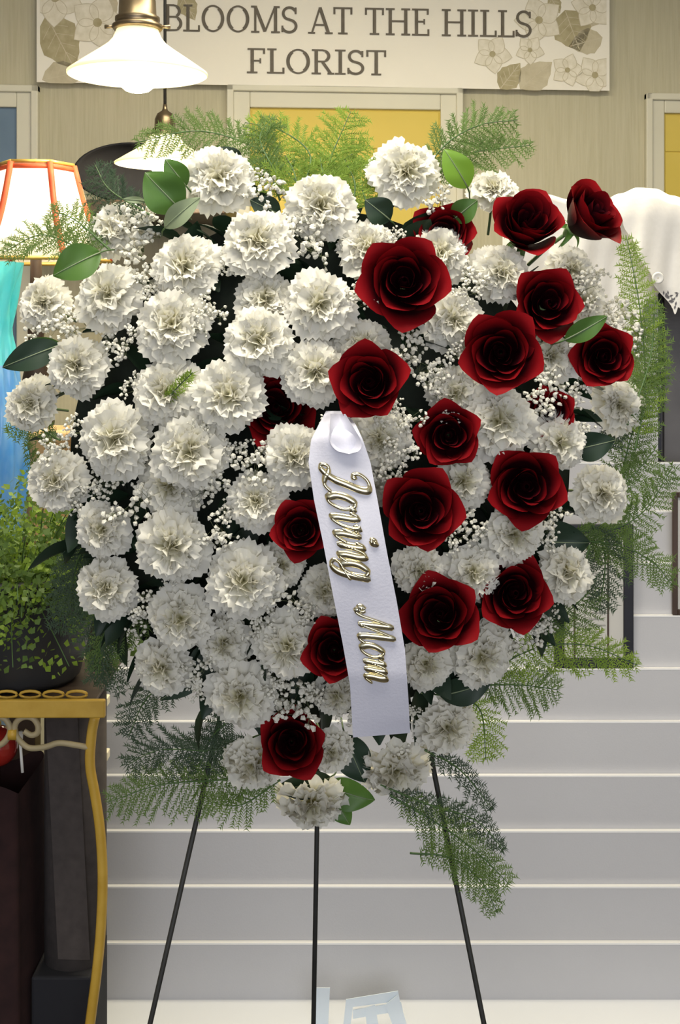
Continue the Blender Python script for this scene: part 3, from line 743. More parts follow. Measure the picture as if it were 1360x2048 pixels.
# ------------------------------------------------------------------ carnations
def carn_petal(L_, A, arch, recurve, ruf, seed, nu=16, nv=5):
    r = random.Random(seed); ph, ph2, k1, k2 = r.uniform(0,6), r.uniform(0,6), r.uniform(5.5,8), r.uniform(11,14)
    lo = r.uniform(0,6)
    def fn(u, v):
        a = u*2-1; i = int(round(u*nu))
        se = 1 + (0.035 if i % 2 else -0.035)*v**6 + .05*math.sin(3*a+lo)*v
        rr_ = L_*v*se*(1 - .10*a*a)
        an = a*A*(.30+.70*v**.6)
        z = arch*v - recurve*v*v + ruf*v*v*(math.sin(k1*a+ph) + .45*math.sin(k2*a+ph2))
        z += .05*ruf/.1*v**3*math.sin(23*a+ph)
        return Vector((rr_*math.cos(an), rr_*math.sin(an), z*L_))
    return MB().grid(fn, nu, nv)
rings = []   # (count, elevation, meshes, z offset)
for (cnt, el, L_, A, arch, rec, ruf, z0, sd) in ((10, 5, 1.02, R(40), .30, .34, .085, .10, 100), (9, 22, .92, R(44), .30, .34, .11, .16, 200),
                                                 (8, 42, .80, R(48), .25, .30, .15, .20, 300), (7, 60, .70, R(52), .10, .26, .19, .22, 400), (5, 80, .62, R(58), .06, .10, .24, .22, 500)):
    rings.append((cnt, el, [carn_petal(L_, A, arch, rec, ruf, sd+k).mesh('petal', M['carn']) for k in range(4)], z0))
calyx_me = MB().lathe([(0,-.55),(.10,-.55),(.15,-.45),(.17,-.1),(.20,.10),(.16,.14),(0,.12)], (0,0,0), 12).mesh('calyx', M['calyx'])
cstem_me = MB().tube([(0,0,-.5),(.03,0,-1.1),(0,.02,-1.9)], .05, 6).mesh('stem', M['stem'])

def facing(x, y, tilt, k):
    p = P(x, y, 1.5); v = (cam.location - p).normalized()
    if tilt is None:
        tx, ty = k*(x-CX)/RP, -k*(y-CY)/RP
    else: tx, ty = tilt
    return (v + Vector((tx, 0, ty))).normalized()
def kid(name, me, parent, loc=(0,0,0), rot=None, scale=1.0):
    o = bpy.data.objects.new(name, me); COL.objects.link(o); o.parent = parent; o.location = loc
    if rot is not None: o.rotation_mode = 'QUATERNION'; o.rotation_quaternion = rot
    o.scale = (scale,)*3 if not isinstance(scale, tuple) else scale
    return o
def flower_root(name, x, y, r, d, tilt, k, label, cat, group, rnd):
    o = bpy.data.objects.new(name, None); COL.objects.link(o); o.empty_display_size = .01
    n = facing(x, y, tilt, k)
    rm = r*d/F*1.07
    o.location = P(x, y, d) - n*rm*.25
    o.rotation_mode = 'QUATERNION'
    o.rotation_quaternion = n.to_track_quat('Z', 'Y') @ Euler((0,0,rnd.uniform(0,6.28))).to_quaternion()
    o.scale = (rm, rm, rm)
    return tag(o, label, cat, group)
def carnation(x, y, r, layer=0.0, tilt=None, label=None, seed=0):
    rnd = random.Random(int(x*7+y*13+seed))
    grp = 'white carnations of the tribute'
    o = flower_root('carnation', x, y, r, surf(x, y) + layer*.022, tilt, .62, label, 'carnation', grp, rnd)
    for ri, (cnt, el, ms, z0) in enumerate(rings):
        for i in range(cnt):
            ph = 2*math.pi*(i + .5*(ri % 2))/cnt + rnd.uniform(-.16,.16)
            q = Euler((0,0,ph)).to_quaternion() @ Euler((0,-R(el + rnd.uniform(-9,9)),0)).to_quaternion() @ Euler((rnd.uniform(-.28,.28),0,0)).to_quaternion()
            s = rnd.uniform(.88, 1.08)
            kid('petal', ms[rnd.randrange(4)], o, (0,0,z0), q, s)
    kid('calyx', calyx_me, o); kid('stem', cstem_me, o)
    return o
CARN = [
 (438,358,68,-.3,(-.15,.45),'white carnation below the dark leaf, bordering the smaller pendant lamp'),
 (812,345,68,-.3,(.1,.5),'topmost white carnation of all, standing above the recessed red rose'),
 (985,382,50,.5,(.1,1.1),'white carnation seen edge-on beside the bright upright leaf'),
 (640,413,70,0,(0,.35),'white carnation with baby\'s breath hanging in front, under the upright fern tip'),
 (235,458,62,.3,None,'white carnation half veiled by baby\'s breath against the lampshade'),
 (515,487,71,-.4,None,'white carnation beside the veiled one, below baby\'s breath, away from every leaf'), (372,535,69,-.2,None,'white carnation directly below the pale underside leaf'),
 (88,607,54,0,None,'white carnation beside the turquoise vase rim'),
 (218,592,68,-.4,None,'white carnation touching the single green leaf below the lampshade'),
 (345,650,74,-.3,None,'large white carnation just above the one with a fern tip across it'), (530,600,58,1.2,None,'recessed white carnation sunk behind four fuller ones'), (517,682,69,-.2,None,'full white carnation covering the one sunk behind four fuller ones'),
 (640,610,68,-.2,None,'white carnation next to the largest red rose, on the carnation side'),
 (735,500,60,1.0,None,'recessed white carnation tucked behind the largest red rose'),
 (880,508,58,.2,(.2,.4),'white carnation between the largest rose and the recessed top rose'),
 (1000,548,60,.2,None,'white carnation under the pointed red rose, veiled by baby\'s breath on one side'),
 (905,640,60,.7,None,'recessed white carnation between the largest and the round open rose'),
 (155,733,62,-.3,None,'white carnation beside the dark green leaf cluster at the rim'),
 (64,808,56,0,None,'outermost white carnation in front of the blue vase'),
 (335,785,66,0,None,'white carnation with a small green fern tip across its face'), (458,792,71,-.2,None,'white carnation bordering the sunken dark rose'),
 (630,745,63,.3,None,'white carnation touching the wide dark-centred rose above the ribbon'), (725,695,58,1.1,None,'recessed white carnation peeping over the wide dark-centred rose'),
 (232,880,75,-.5,None,'largest round white carnation, no rose near it'), (380,905,76,-.3,None,'white carnation touching the largest round one, over a recessed one'), (340,972,62,1.0,None,'recessed white carnation sunk under a fuller one'),
 (115,962,60,0,None,'white carnation at the rim above the potted fern'),
 (590,915,63,.3,None,'white carnation against the upper edge of the ribbon and the sunken rose'), (515,1002,58,.3,None,'white carnation near the half-hidden rose beside the ribbon lettering'),
 (205,1060,54,-.1,None,'smallish white carnation at the rim above a heart-shaped one'),
 (345,1090,71,-.4,None,'full white carnation next to the smallish one at the rim'), (214,1175,62,-.2,None,'heart-shaped white carnation at the rim over the dark fern'),
 (487,1160,73,-.4,None,'full white carnation beside the small recessed one under the half-hidden rose'), (562,1130,46,1.2,None,'small recessed white carnation under the half-hidden rose'),
 (362,1237,64,-.2,None,'full white carnation above the one over the drooping grey-green fern'), (325,1335,58,0,None,'white carnation at the rim over the drooping grey-green fern'),
 (450,1285,54,1.0,None,'recessed white carnation behind fuller ones, dusted with baby\'s breath'), (482,1390,67,-.2,None,'white carnation above the easel leg top'),
 (575,1290,67,-.2,None,'white carnation touching the rose tucked under the lower ribbon'), (650,1180,52,.8,None,'white carnation half covered by the middle of the ribbon'),
 (505,1527,60,-.6,(-.25,-.9),'white carnation seen edge-on beside the lowest red rose'), (662,1502,48,-.1,(.3,-.6),'small white carnation tucked beside the lowest red rose'),
 (622,1602,68,-.6,(0,-1.25),'lowest white carnation of all, seen from the side above the middle easel leg'), (790,1538,68,-.6,(.1,-1.05),'white carnation seen edge-on below the ribbon end'),
 (893,1452,62,-.1,(.4,-.5),'white carnation at the rim over the right-hand easel leg top'), (852,1325,53,.3,None,'white carnation against the lower ribbon edge under a red rose'), (962,1310,65,-.1,None,'white carnation with pale underside petals below two touching red roses'),
 (838,1142,52,.4,None,'white carnation under the tall oval rose, touching the ribbon'), (945,1143,56,.1,None,'white carnation above the two touching red roses, between them'), (1027,1068,63,-.2,None,'wide white carnation directly beneath the twin-petalled red rose'),
 (925,962,56,.4,None,'white carnation between the tall oval and the twin-petalled roses'), (995,842,72,-.2,None,'large white carnation beneath the round open rose'), (1118,885,56,-.1,None,'white carnation above the twin-petalled red rose, at its outer side'),
 (1203,988,58,-.2,None,'white carnation standing apart at the rim among fern fronds'), (1130,1145,60,-.1,(.75,.05),'white carnation seen partly from the side above the black framed print'),
 (1100,712,50,.7,None,'recessed white carnation between the round open and the outermost rose'), (1236,812,54,.3,None,'white carnation at the rim directly beneath the outermost red rose'),
 (1140,540,50,.9,None,'white carnation behind the rose bud, in front of the white cloth'), (1165,600,46,1.0,None,'small recessed white carnation under the rose bud'),
 (758,880,60,.7,None,'greenish-centred white carnation between ribbon and baby\'s breath'), (910,785,54,1.0,None,'recessed white carnation under the round open rose, dusted with baby\'s breath'),
 (672,1388,44,1.0,None,'white carnation mostly hidden behind the lower ribbon'), (735,975,48,1.2,None,'white carnation peeping out beside the ribbon lettering'),
]
for (x, y, r, ly, tl, lb) in CARN: carnation(x, y, r, ly, tl, lb)

# ------------------------------------------------------------------ roses
def rose_petal(Rk, H, A, lip, drop, tuck, point, seed, nu=10, nv=8, bowl=.8):
    rs = random.Random(seed); w1, w2 = rs.uniform(0,6), rs.uniform(0,6)
    def fn(u, v):
        a = u*2-1
        hw = A*(.35 + .65*math.sin(math.pi*min(1, .12+.62*v)))
        th = a*hw
        tv = v*(1 - .20*abs(a)**2.6)
        r = Rk*(.22 + .78*math.sin(min(1, tv*1.08)*math.pi/2)**bowl)
        e = max(0, (tv-.55)/.45)
        r += lip*e**2.0*(1 - .35*a*a) + point*math.exp(-(a/.25)**2)*tv**8
        r *= 1 + tuck*a
        r += .02*math.sin(4*a+w1)*tv**3
        z = H*tv - drop*e**2.4*(1-.3*a*a) + .025*math.sin(3.2*a+w2)*tv**2
        return Vector((r*math.cos(th), r*math.sin(th), z))
    return MB().grid(fn, nu, nv)
RR = []
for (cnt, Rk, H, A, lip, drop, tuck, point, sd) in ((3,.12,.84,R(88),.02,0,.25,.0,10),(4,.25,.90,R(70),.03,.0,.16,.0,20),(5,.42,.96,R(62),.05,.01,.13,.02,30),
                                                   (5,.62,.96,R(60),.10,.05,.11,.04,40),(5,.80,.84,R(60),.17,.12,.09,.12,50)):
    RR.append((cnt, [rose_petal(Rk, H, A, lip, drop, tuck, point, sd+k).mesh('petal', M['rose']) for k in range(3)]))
sep_me = MB().grid(lambda u, v: Vector((.10+.42*v**.8, (u*2-1)*.10*(1-v)**.7, -.05-.10*v-.40*v*v*v + .03*abs(u*2-1))), 4, 8).mesh('sepal', M['leaf'])
hip_me = MB().lathe([(0,-.28),(.08,-.28),(.13,-.18),(.15,-.08),(.18,.02),(.1,.06),(0,.06)], (0,0,0), 12).mesh('hip', M['calyx'])
bud_me = MB().grid(lambda u, v: Vector(((.10+.10*math.sin(math.pi*min(1,v*.9))-.07*v)*math.cos(u*7.5)*(1-.25*u), (.10+.10*math.sin(math.pi*min(1,v*.9))-.07*v)*math.sin(u*7.5)*(1-.25*u), .08+.70*v)), 18, 6).mesh('heart', M['rose'])
rstem_me = MB().tube([(0,0,-.2),(.04,0,-.9),(0,.03,-1.7)], .05, 6).mesh('stem', M['stem'])
def rose(x, y, r, layer, tilt, label, openness=1.0):
    rnd = random.Random(int(x*5+y*3))
    n = facing(x, y, tilt, .35)
    d = surf(x, y) + layer*.022 - .012
    rm = r*d/F/1.02
    o = bpy.data.objects.new('red_rose', None); COL.objects.link(o); o.empty_display_size = .01
    o.location = P(x, y, d) - n*rm*.45
    o.rotation_mode = 'QUATERNION'
    o.rotation_quaternion = n.to_track_quat('Z','Y') @ Euler((0,0,rnd.uniform(0,6.28))).to_quaternion()
    o.scale = (rm,)*3
    tag(o, label, 'rose', 'dark red roses of the tribute')
    off = 0
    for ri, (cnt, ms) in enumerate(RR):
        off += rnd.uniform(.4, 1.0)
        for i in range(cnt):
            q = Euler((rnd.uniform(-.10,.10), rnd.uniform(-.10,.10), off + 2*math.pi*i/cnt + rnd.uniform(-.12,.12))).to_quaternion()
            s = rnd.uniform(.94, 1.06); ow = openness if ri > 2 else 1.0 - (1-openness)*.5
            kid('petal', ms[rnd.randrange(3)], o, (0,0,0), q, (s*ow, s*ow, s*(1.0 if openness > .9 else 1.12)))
    for i in range(5):
        kid('sepal', sep_me, o, (0,0,0), Euler((0,0,2*math.pi*i/5)).to_quaternion())
    kid('heart', bud_me, o); kid('hip', hip_me, o); kid('stem', rstem_me, o)
    return o
ROSES = [
 (808,563,90,-1.2,(.05,.15),'largest open red rose, with pointed petal tips, surrounded by carnations',1.0),
 (740,765,78,-1.2,(-.1,.1),'wide red rose with very dark centre right above the ribbon',1.0),
 (1002,707,86,-1.2,(.0,.1),'round open red rose with folded outer petal, touching the rose above it',1.0),
 (1093,607,74,-.5,(.25,.15),'red rose below the pointed rose, with orange-tinged lower petal',1.0),
 (1206,714,66,-.6,(.15,.0),'outermost open red rose beside the lacy baby\'s breath rim',1.0),
 (1052,457,84,-.8,(.25,.72),'upright pointed red rose next to the white cloth',.88),
 (1170,438,84,-.6,(.95,.75),'half-closed red rose bud with hanging green sepals before the white cloth',.86),
 (890,468,66,1.0,(0,.2),'recessed dark red rose under the bright upright leaf',1.0),
 (897,870,68,.4,(.0,.0),'recessed red rose with a pointed petal beside the greenish carnation',1.0),
 (1050,972,82,-.6,(.15,-.05),'twin-petalled dark red rose over the wide carnation',1.0),
 (840,1022,84,-1.0,(.1,.0),'tall oval dark red rose beside the ribbon lettering',1.0),
 (880,1230,80,-.9,(.0,.1),'bright red rose by the ribbon, touching another rose',1.0),
 (1028,1186,78,-.4,(.15,.0),'dark red rose between a red rose and the side-seen carnation',1.0),
 (602,1060,60,-.1,(-.1,.0),'dark red rose half hidden behind the ribbon lettering',1.0),
 (668,1300,66,-.7,(.0,.0),'dark red rose tucked under the lower half of the ribbon',1.0),
 (583,1483,68,-.2,(.0,-.1),'lowest red rose of all, under a spray of baby\'s breath',1.0),
 (552,815,80,2.3,(.0,.1),'sunken very dark red rose among the carnations, away from other roses',1.0),
 (1100,825,52,1.0,(.0,.1),'small sunken red rose mostly covered by baby\'s breath',1.0),
]
for a in ROSES: rose(*a)

# ------------------------------------------------------------------ baby's breath
def ico():
    t = (1+5**.5)/2
    v = [(-1,t,0),(1,t,0),(-1,-t,0),(1,-t,0),(0,-1,t),(0,1,t),(0,-1,-t),(0,1,-t),(t,0,-1),(t,0,1),(-t,0,-1),(-t,0,1)]
    f = [(0,11,5),(0,5,1),(0,1,7),(0,7,10),(0,10,11),(1,5,9),(5,11,4),(11,10,2),(10,7,6),(7,1,8),(3,9,4),(3,4,2),(3,2,6),(3,6,8),(3,8,9),(4,9,5),(2,4,11),(6,2,10),(8,6,7),(9,8,1)]
    return [Vector(p).normalized() for p in v], f
IV, IF = ico()
def sprig_meshes(seed, n=58):
    r = random.Random(seed); bl = MB(); st_ = MB()
    nodes = []
    for k in range(9):
        a = r.uniform(0, 6.28); q = math.sqrt(r.uniform(0, 1))*.72
        nodes.append(Vector((q*math.cos(a), q*math.sin(a), r.uniform(-.45, .1))))
    root = Vector((0, 0, -1.5))
    for nd in nodes:
        st_.tube([root, root.lerp(nd, .5) + Vector((r.uniform(-.1,.1), r.uniform(-.1,.1), 0)), nd], .013, 4, False)
    for i in range(n):
        nd = nodes[i % 9]
        p = nd + Vector((r.gauss(0,.19), r.gauss(0,.19), r.uniform(.02,.42)))
        st_.tube([nd, p], .008, 3, False)
        s = r.uniform(.075, .125)
        vs = []
        e = Euler((r.uniform(0,6), r.uniform(0,6), 0)).to_matrix()
        for v in IV: vs.append(p + (e @ v)*s*r.uniform(.55, 1.3))
        bl.add(vs, IF)
    return bl.mesh('blossoms', M['bb'], smooth=False), st_.mesh('stems', M['bbstem'])
SPR = [sprig_meshes(s) for s in range(8)]
BB = [(258,470,62),(300,450,45),(530,388,52),(505,365,34),(892,405,46),(620,470,60),(585,445,36),(740,570,46),(715,600,36),(105,645,46),(150,640,40),(70,690,34),
 (420,615,44),(395,640,34),(292,560,40),(300,590,30),(470,522,36),(232,692,40),(270,665,30),(155,862,36),(105,892,38),(272,775,34),(190,965,36),(160,1008,34),(262,1010,52),(230,955,34),
 (430,955,50),(405,985,38),(500,920,50),(470,900,34),(430,1060,44),(460,1030,36),(560,1200,46),(530,1215,34),(290,1215,38),(275,1250,30),(510,1250,40),(590,1412,58),(545,1362,42),(620,1395,36),(400,1345,38),(390,1375,30),
 (815,700,50),(850,735,44),(875,770,40),(770,820,36),(822,835,40),(762,935,42),(805,900,36),(800,960,30),(940,1050,46),(915,1075,34),(1105,1040,44),(1085,1075,36),(1060,1262,46),(1030,1285,40),(1100,782,44),(1150,790,38),(1075,800,36),
 (1172,580,42),(1195,555,30),(1240,640,52),(1275,680,52),(1290,740,46),(1285,790,36),(1220,625,36),(955,560,40),(935,590,32),(920,705,32),(700,1432,30),(828,1430,22),(800,1498,34),(860,1480,24),(790,470,26),(1160,872,34),(400,862,30),(655,848,24),(1100,1235,28),(340,1150,24),(610,1225,30),(375,610,26),(700,760,26),(1000,790,26),(560,690,26),(900,830,26)]
MARKS = [(808,563,'largest open red rose'),(740,765,'dark-centred rose above the ribbon'),(1002,707,'round open red rose'),(1093,607,'rose below the pointed rose'),
 (1206,714,'outermost open red rose'),(1280,720,'fern rising before the white cloth'),(1050,455,'upright pointed rose'),(890,450,'bright upright leaf'),(897,870,'recessed rose with a pointed petal'),
 (1050,972,'twin-petalled rose'),(840,1022,'tall oval rose'),(880,1230,'bright red rose near the ribbon'),(1028,1230,'rose above the pale-petalled carnation'),(602,1060,'half-hidden rose at the lettering'),
 (660,1240,'rose tucked under the ribbon'),(583,1450,'lowest red rose'),(500,880,'sunken very dark rose'),(1100,800,'small sunken rose'),(500,370,'two carnations at the top rim'),(240,458,'lampshade'),
 (620,440,'carnation under the upright fern tip'),(88,620,'turquoise vase'),(200,680,'dark leaf cluster and rim carnation'),(380,610,'two large carnations below the pale leaf'),(232,880,'largest round carnation'),(115,920,'rim carnation above the potted fern'),
 (345,1020,'recessed carnation under the largest round one'),(300,1230,'heart-shaped carnation'),(400,1360,'drooping grey-green fern'),(520,1240,'full carnation beside the small recessed one'),(530,1360,'carnation above the easel leg top'),(780,1480,'ribbon end'),
 (1100,1055,'side-seen carnation at the rim'),(460,530,'carnation sunk behind four fuller ones'),(300,570,'carnation touching the single green leaf'),(280,770,'carnation with the fern tip')]
for i, (x, y, r) in enumerate(BB):
    rnd = random.Random(i*17+3)
    o = bpy.data.objects.new('babys_breath_sprig', None); COL.objects.link(o); o.empty_display_size = .01
    n = facing(x, y, None, .5); d = surf(x, y) - .006 + rnd.uniform(-.008, .010)
    if x > 1190: d = surf(x, y) + .02
    rm = r*d/F*1.05
    o.location = P(x, y, d); o.rotation_mode = 'QUATERNION'
    o.rotation_quaternion = n.to_track_quat('Z','Y') @ Euler((0,0,rnd.uniform(0,6.28))).to_quaternion(); o.scale = (rm,)*3
    mk = min(MARKS, key=lambda q: math.hypot(x-q[0], y-q[1]))
    lb = 'white baby\'s breath sprig beside the ' + mk[2]
    tag(o, lb, 'baby\'s breath', 'sprigs of baby\'s breath')
    b, s = SPR[i % 8]
    kid('blossoms', b, o)['kind'] = 'stuff'
    kid('stems', s, o)

# ------------------------------------------------------------------ fern fronds
def frond(pts, wid, m, label, seed, dens=1.0):
    """pts: [(x,y,d)] control points from base to tip in space; wid in metres: length of the longest side twig"""
    r = random.Random(seed)
    cv_ = catmull([P(*p) for p in pts], 14)
    L_ = [0.0]
    for a, b in zip(cv_, cv_[1:]): L_.append(L_[-1] + (b-a).length)
    tot = L_[-1]
    def at(s):
        for i in range(len(L_)-1):
            if s <= L_[i+1]:
                k = (s-L_[i])/max(1e-9, L_[i+1]-L_[i]); return cv_[i].lerp(cv_[i+1], k), (cv_[i+1]-cv_[i]).normalized()
        return cv_[-1], (cv_[-1]-cv_[-2]).normalized()
    o = thing('fern_frond', label, 'fern frond', cv_[0], 'asparagus fern fronds of the tribute')
    stm = MB().tube(cv_, [.0012*(1-.8*l/tot)+.0003 for l in L_], 5)
    nd = MB()
    view = Vector((0,-1,0))
    step = .0066/dens; s = tot*.08
    tl = Vector((r.uniform(-.5,.5), -1, r.uniform(-.3,.5))).normalized()
    while s < tot:
        t = s/tot; c, tg_ = at(s)
        side = tg_.cross(tl).normalized()
        for sg in (-1, 1):
            ln = wid*(math.sin(math.pi*min(1, .12+.80*t))**.8)*r.uniform(.7,1.12)*(1 if t < .94 else .6)
            dr = (tg_*r.uniform(.55,.95) + side*sg*1.0 + tl*r.uniform(-.35,.35)).normalized()
            e = c + dr*ln + Vector((0,0,-.16*ln))
            nd.tube([c, c.lerp(e,.5)+Vector((0,0,.03*ln)), e], [.0005,.0004,.0002], 3, False)
            k = int(max(3, ln/.0028))
            for q in range(k):
                b = c.lerp(e, (q+.6)/k)
                for s2 in (-1, 1):
                    l2 = r.uniform(.006, .0115)*(1-.4*q/k)
                    w_ = tl.cross(dr)
                    dv = (dr*.8 + w_*s2*.8 + Vector((r.uniform(-.4,.4), r.uniform(-.4,.4), r.uniform(-.4,.4)))).normalized()
                    pe = dv.cross(view)
                    pe = pe.normalized()*.00075 if pe.length > 1e-6 else Vector((.0004,0,0))
                    nd.add([b - pe, b + pe, b + dv*l2], [(0,1,2)])
        s += step*r.uniform(.8,1.2)
    part('stem', stm, M['stem'], o)
    part('needles', nd, m, o, False, kind='stuff')
    return o
FB, FN, FD = M['fernbright'], M['fern'], M['ferndark']
FR = [
 ([(560,400,1.57),(540,350,1.59),(500,320,1.61)], .040, FB, 'bushy bright fern tuft beside the carnation near the pendant'),
 ([(660,420,1.57),(650,370,1.58),(640,315,1.60)], .046, FB, 'bushy bright fern tuft right above the veiled top carnation'),
 ([(740,420,1.57),(725,370,1.59),(760,330,1.61)], .040, FB, 'bushy bright fern tuft tucked behind the topmost carnation'),
 ([(190,1060,1.58),(150,1140,1.61),(170,1230,1.63)], .040, FD, 'dark bushy fern tuft between the potted fern and the heart-shaped carnation'),
 ([(230,1230,1.58),(200,1290,1.61),(195,1370,1.63)], .034, FD, 'dark fern tuft hanging over the stand end'),
 ([(640,400,1.58),(660,320,1.60),(702,222,1.62)], .050, FB, 'upright bright fern frond with its tip in front of the yellow door'),
 ([(600,370,1.58),(520,300,1.62),(400,262,1.64),(270,285,1.64)], .042, FN, 'arching fern frond passing in front of the smaller pendant lamp'),
 ([(560,360,1.58),(520,280,1.60),(545,235,1.62)], .036, FN, 'short upright fern frond over the yellow door edge'),
 ([(600,390,1.58),(620,310,1.60),(560,260,1.62),(490,245,1.63)], .036, FB, 'curling fern frond in front of the door casing'),
 ([(700,400,1.58),(680,330,1.6),(740,290,1.62)], .040, FB, 'short bright fern frond beside the topmost carnation'),
 ([(600,420,1.57),(590,350,1.58),(570,310,1.60)], .045, FB, 'stubby bright fern frond behind the baby\'s breath at the top rim'),
 ([(700,430,1.57),(710,370,1.58),(690,320,1.6)], .045, FB, 'bright yellowish fern frond between the two top carnations'),
 ([(830,370,1.59),(890,290,1.61),(960,250,1.63),(1035,240,1.64)], .042, FN, 'high arching fern frond rising past the door casing'),
 ([(850,370,1.59),(930,310,1.62),(1060,290,1.64)], .034, FN, 'lower arching fern frond over the bright upright leaf'),
 ([(220,500,1.57),(150,440,1.60),(95,420,1.62)], .034, FN, 'fern frond silhouetted on the middle of the lampshade'),
 ([(200,520,1.57),(90,470,1.61),(5,505,1.63)], .036, FN, 'fern frond silhouetted low on the lampshade'),
 ([(300,430,1.57),(220,380,1.6),(190,330,1.62)], .038, FD, 'dark fern frond in front of the oval tray'),
 ([(120,880,1.56),(60,850,1.6),(15,860,1.62)], .024, FN, 'small fern frond above the peach planter'),
 ([(110,1000,1.56),(70,930,1.6),(55,890,1.62)], .018, FN, 'thin fern tip crossing the peach planter'),
 ([(230,1080,1.57),(170,1100,1.60),(140,1180,1.62),(120,1260,1.64)], .040, FD, 'dark fern frond hanging over the potted fern'),
 ([(260,1150,1.57),(190,1220,1.60),(210,1310,1.62),(240,1385,1.62)], .034, FD, 'dark fern frond hanging beside the pot and rack end'),
 ([(310,1250,1.57),(230,1270,1.6),(190,1340,1.62)], .032, FN, 'fern frond dangling over the stand corner'),
 ([(390,1350,1.57),(300,1390,1.60),(255,1475,1.62)], .034, FD, 'drooping grey-green fern frond against the upper rack tiers'),
 ([(520,1470,1.57),(430,1500,1.60),(320,1500,1.62),(255,1530,1.63)], .046, FD, 'dark spreading fern frond across the easel leg'),
 ([(530,1550,1.57),(440,1560,1.60),(320,1570,1.62),(215,1605,1.63)], .046, FN, 'long lowest fern frond reaching past the rack end'),
 ([(470,1430,1.57),(420,1480,1.6),(390,1560,1.62)], .040, FD, 'dark fern frond hanging along the easel leg'),
 ([(560,1560,1.58),(480,1610,1.6),(400,1600,1.62)], .028, FN, 'short fern frond beside the lowest carnation'),
 ([(760,1570,1.57),(860,1610,1.58),(950,1640,1.60),(1008,1700,1.61)], .022, FD, 'slender dark fern frond crossing the easel leg'),
 ([(780,1590,1.57),(880,1650,1.58),(960,1710,1.60),(1020,1770,1.61)], .036, FN, 'fern frond hanging low over the rack tiers'),
 ([(820,1706,1.585),(900,1715,1.59),(960,1760,1.60),(995,1825,1.61)], .028, FN, 'lowest hanging fern tip over the rack tiers'),
 ([(850,1500,1.57),(920,1540,1.6),(985,1620,1.61)], .018, FD, 'thin fern tip under the carnation by the easel leg top'),
 ([(900,1390,1.57),(960,1420,1.60),(972,1520,1.61)], .038, FB, 'bright yellow-green fern frond hanging beside the lower carnation'),
 ([(960,1360,1.57),(1060,1300,1.60),(1170,1290,1.62),(1275,1330,1.63)], .042, FB, 'bright fern frond spreading in front of the black framed print'),
 ([(950,1370,1.57),(1040,1370,1.6),(1120,1380,1.62)], .040, FN, 'fern frond fringing the rack tier below the black framed print'),
 ([(1080,1260,1.57),(1140,1220,1.6),(1190,1170,1.62)], .038, FN, 'fern frond over the top of the black framed print'),
 ([(1130,1060,1.57),(1220,1060,1.60),(1290,1020,1.62),(1345,935,1.63)], .042, FN, 'fern frond reaching up beside the brown edged print'),
 ([(1150,1080,1.57),(1230,1090,1.60),(1300,1120,1.62),(1345,1170,1.63)], .036, FN, 'fern frond dipping in front of the brown edged print'),
 ([(1230,1010,1.58),(1250,920,1.62),(1280,820,1.63),(1330,720,1.63)], .036, FN, 'fern frond rising in front of the charcoal cabinet'),
 ([(1270,900,1.58),(1290,780,1.62),(1280,620,1.64),(1252,470,1.66)], .036, FB, 'tall fern frond rising in front of the white cloth'),
 ([(1255,850,1.58),(1300,720,1.62),(1310,600,1.64)], .030, FN, 'fern frond behind the lacy baby\'s breath rim'),
 ([(1180,1040,1.58),(1210,1110,1.6),(1200,1220,1.62)], .036, FD, 'dark fern frond hanging inside the black framed print'),
 ([(1160,960,1.58),(1250,960,1.6),(1310,900,1.62)], .036, FN, 'fern frond beside the carnation standing apart'),
 ([(1200,900,1.58),(1225,860,1.61),(1250,800,1.63)], .026, FD, 'dark fern tip beneath the outer baby\'s breath'),
 ([(310,830,1.50),(350,780,1.47),(385,745,1.435)], .010, FB, 'tiny bright fern tip lying across a carnation face'),
 ([(1180,1090,1.56),(1150,1180,1.58),(1080,1230,1.6)], .014, FD, 'curved dark fern stem bounding the rim beside the side-seen carnation'),
]
for i, (pts, wd, m, lb) in enumerate(FR): frond(pts, wd, m, lb, i*11+5)

# ------------------------------------------------------------------ broad leaves
def leaf(bx, by, tx_, ty_, d, wpx, m, label, lean=0.0, fold=.25, curl=.12):
    b = P(bx, by, d + .01); t = P(tx_, ty_, d + lean); ax = (t-b); L_ = ax.length; ax.normalize()
    sd_ = ax.cross(Vector((0,-1,0))).normalized(); nn = sd_.cross(ax).normalized()
    if nn.y > 0: nn = -nn
    w_ = wpx/2*d/F
    def fn(u, v):
        a = u*2-1; hw = w_*math.sin(math.pi*min(1, v*.985+.012)**.85)**.8
        return b + ax*L_*v + sd_*a*hw + nn*(fold*abs(a)*hw + curl*L_*math.sin(math.pi*v) + .04*w_*math.sin(9*v+3*a))
    o = thing('broad_leaf', label, 'leaf', b, 'broad leaves of the tribute')
    bl = part('blade', MB().grid(fn, 10, 16), m, o)
    part('midrib', MB().tube([fn(.5, k/12) + nn*.0006 for k in range(13)], [.0010*(1-.7*k/12) for k in range(13)], 5), M['leafpale'], bl)
    part('stalk', MB().tube([b - ax*.012 + Vector((0,.035,0)), b - ax*.006 + Vector((0,.008,0)), b], .0011, 5), M['stem'], o)
    return o
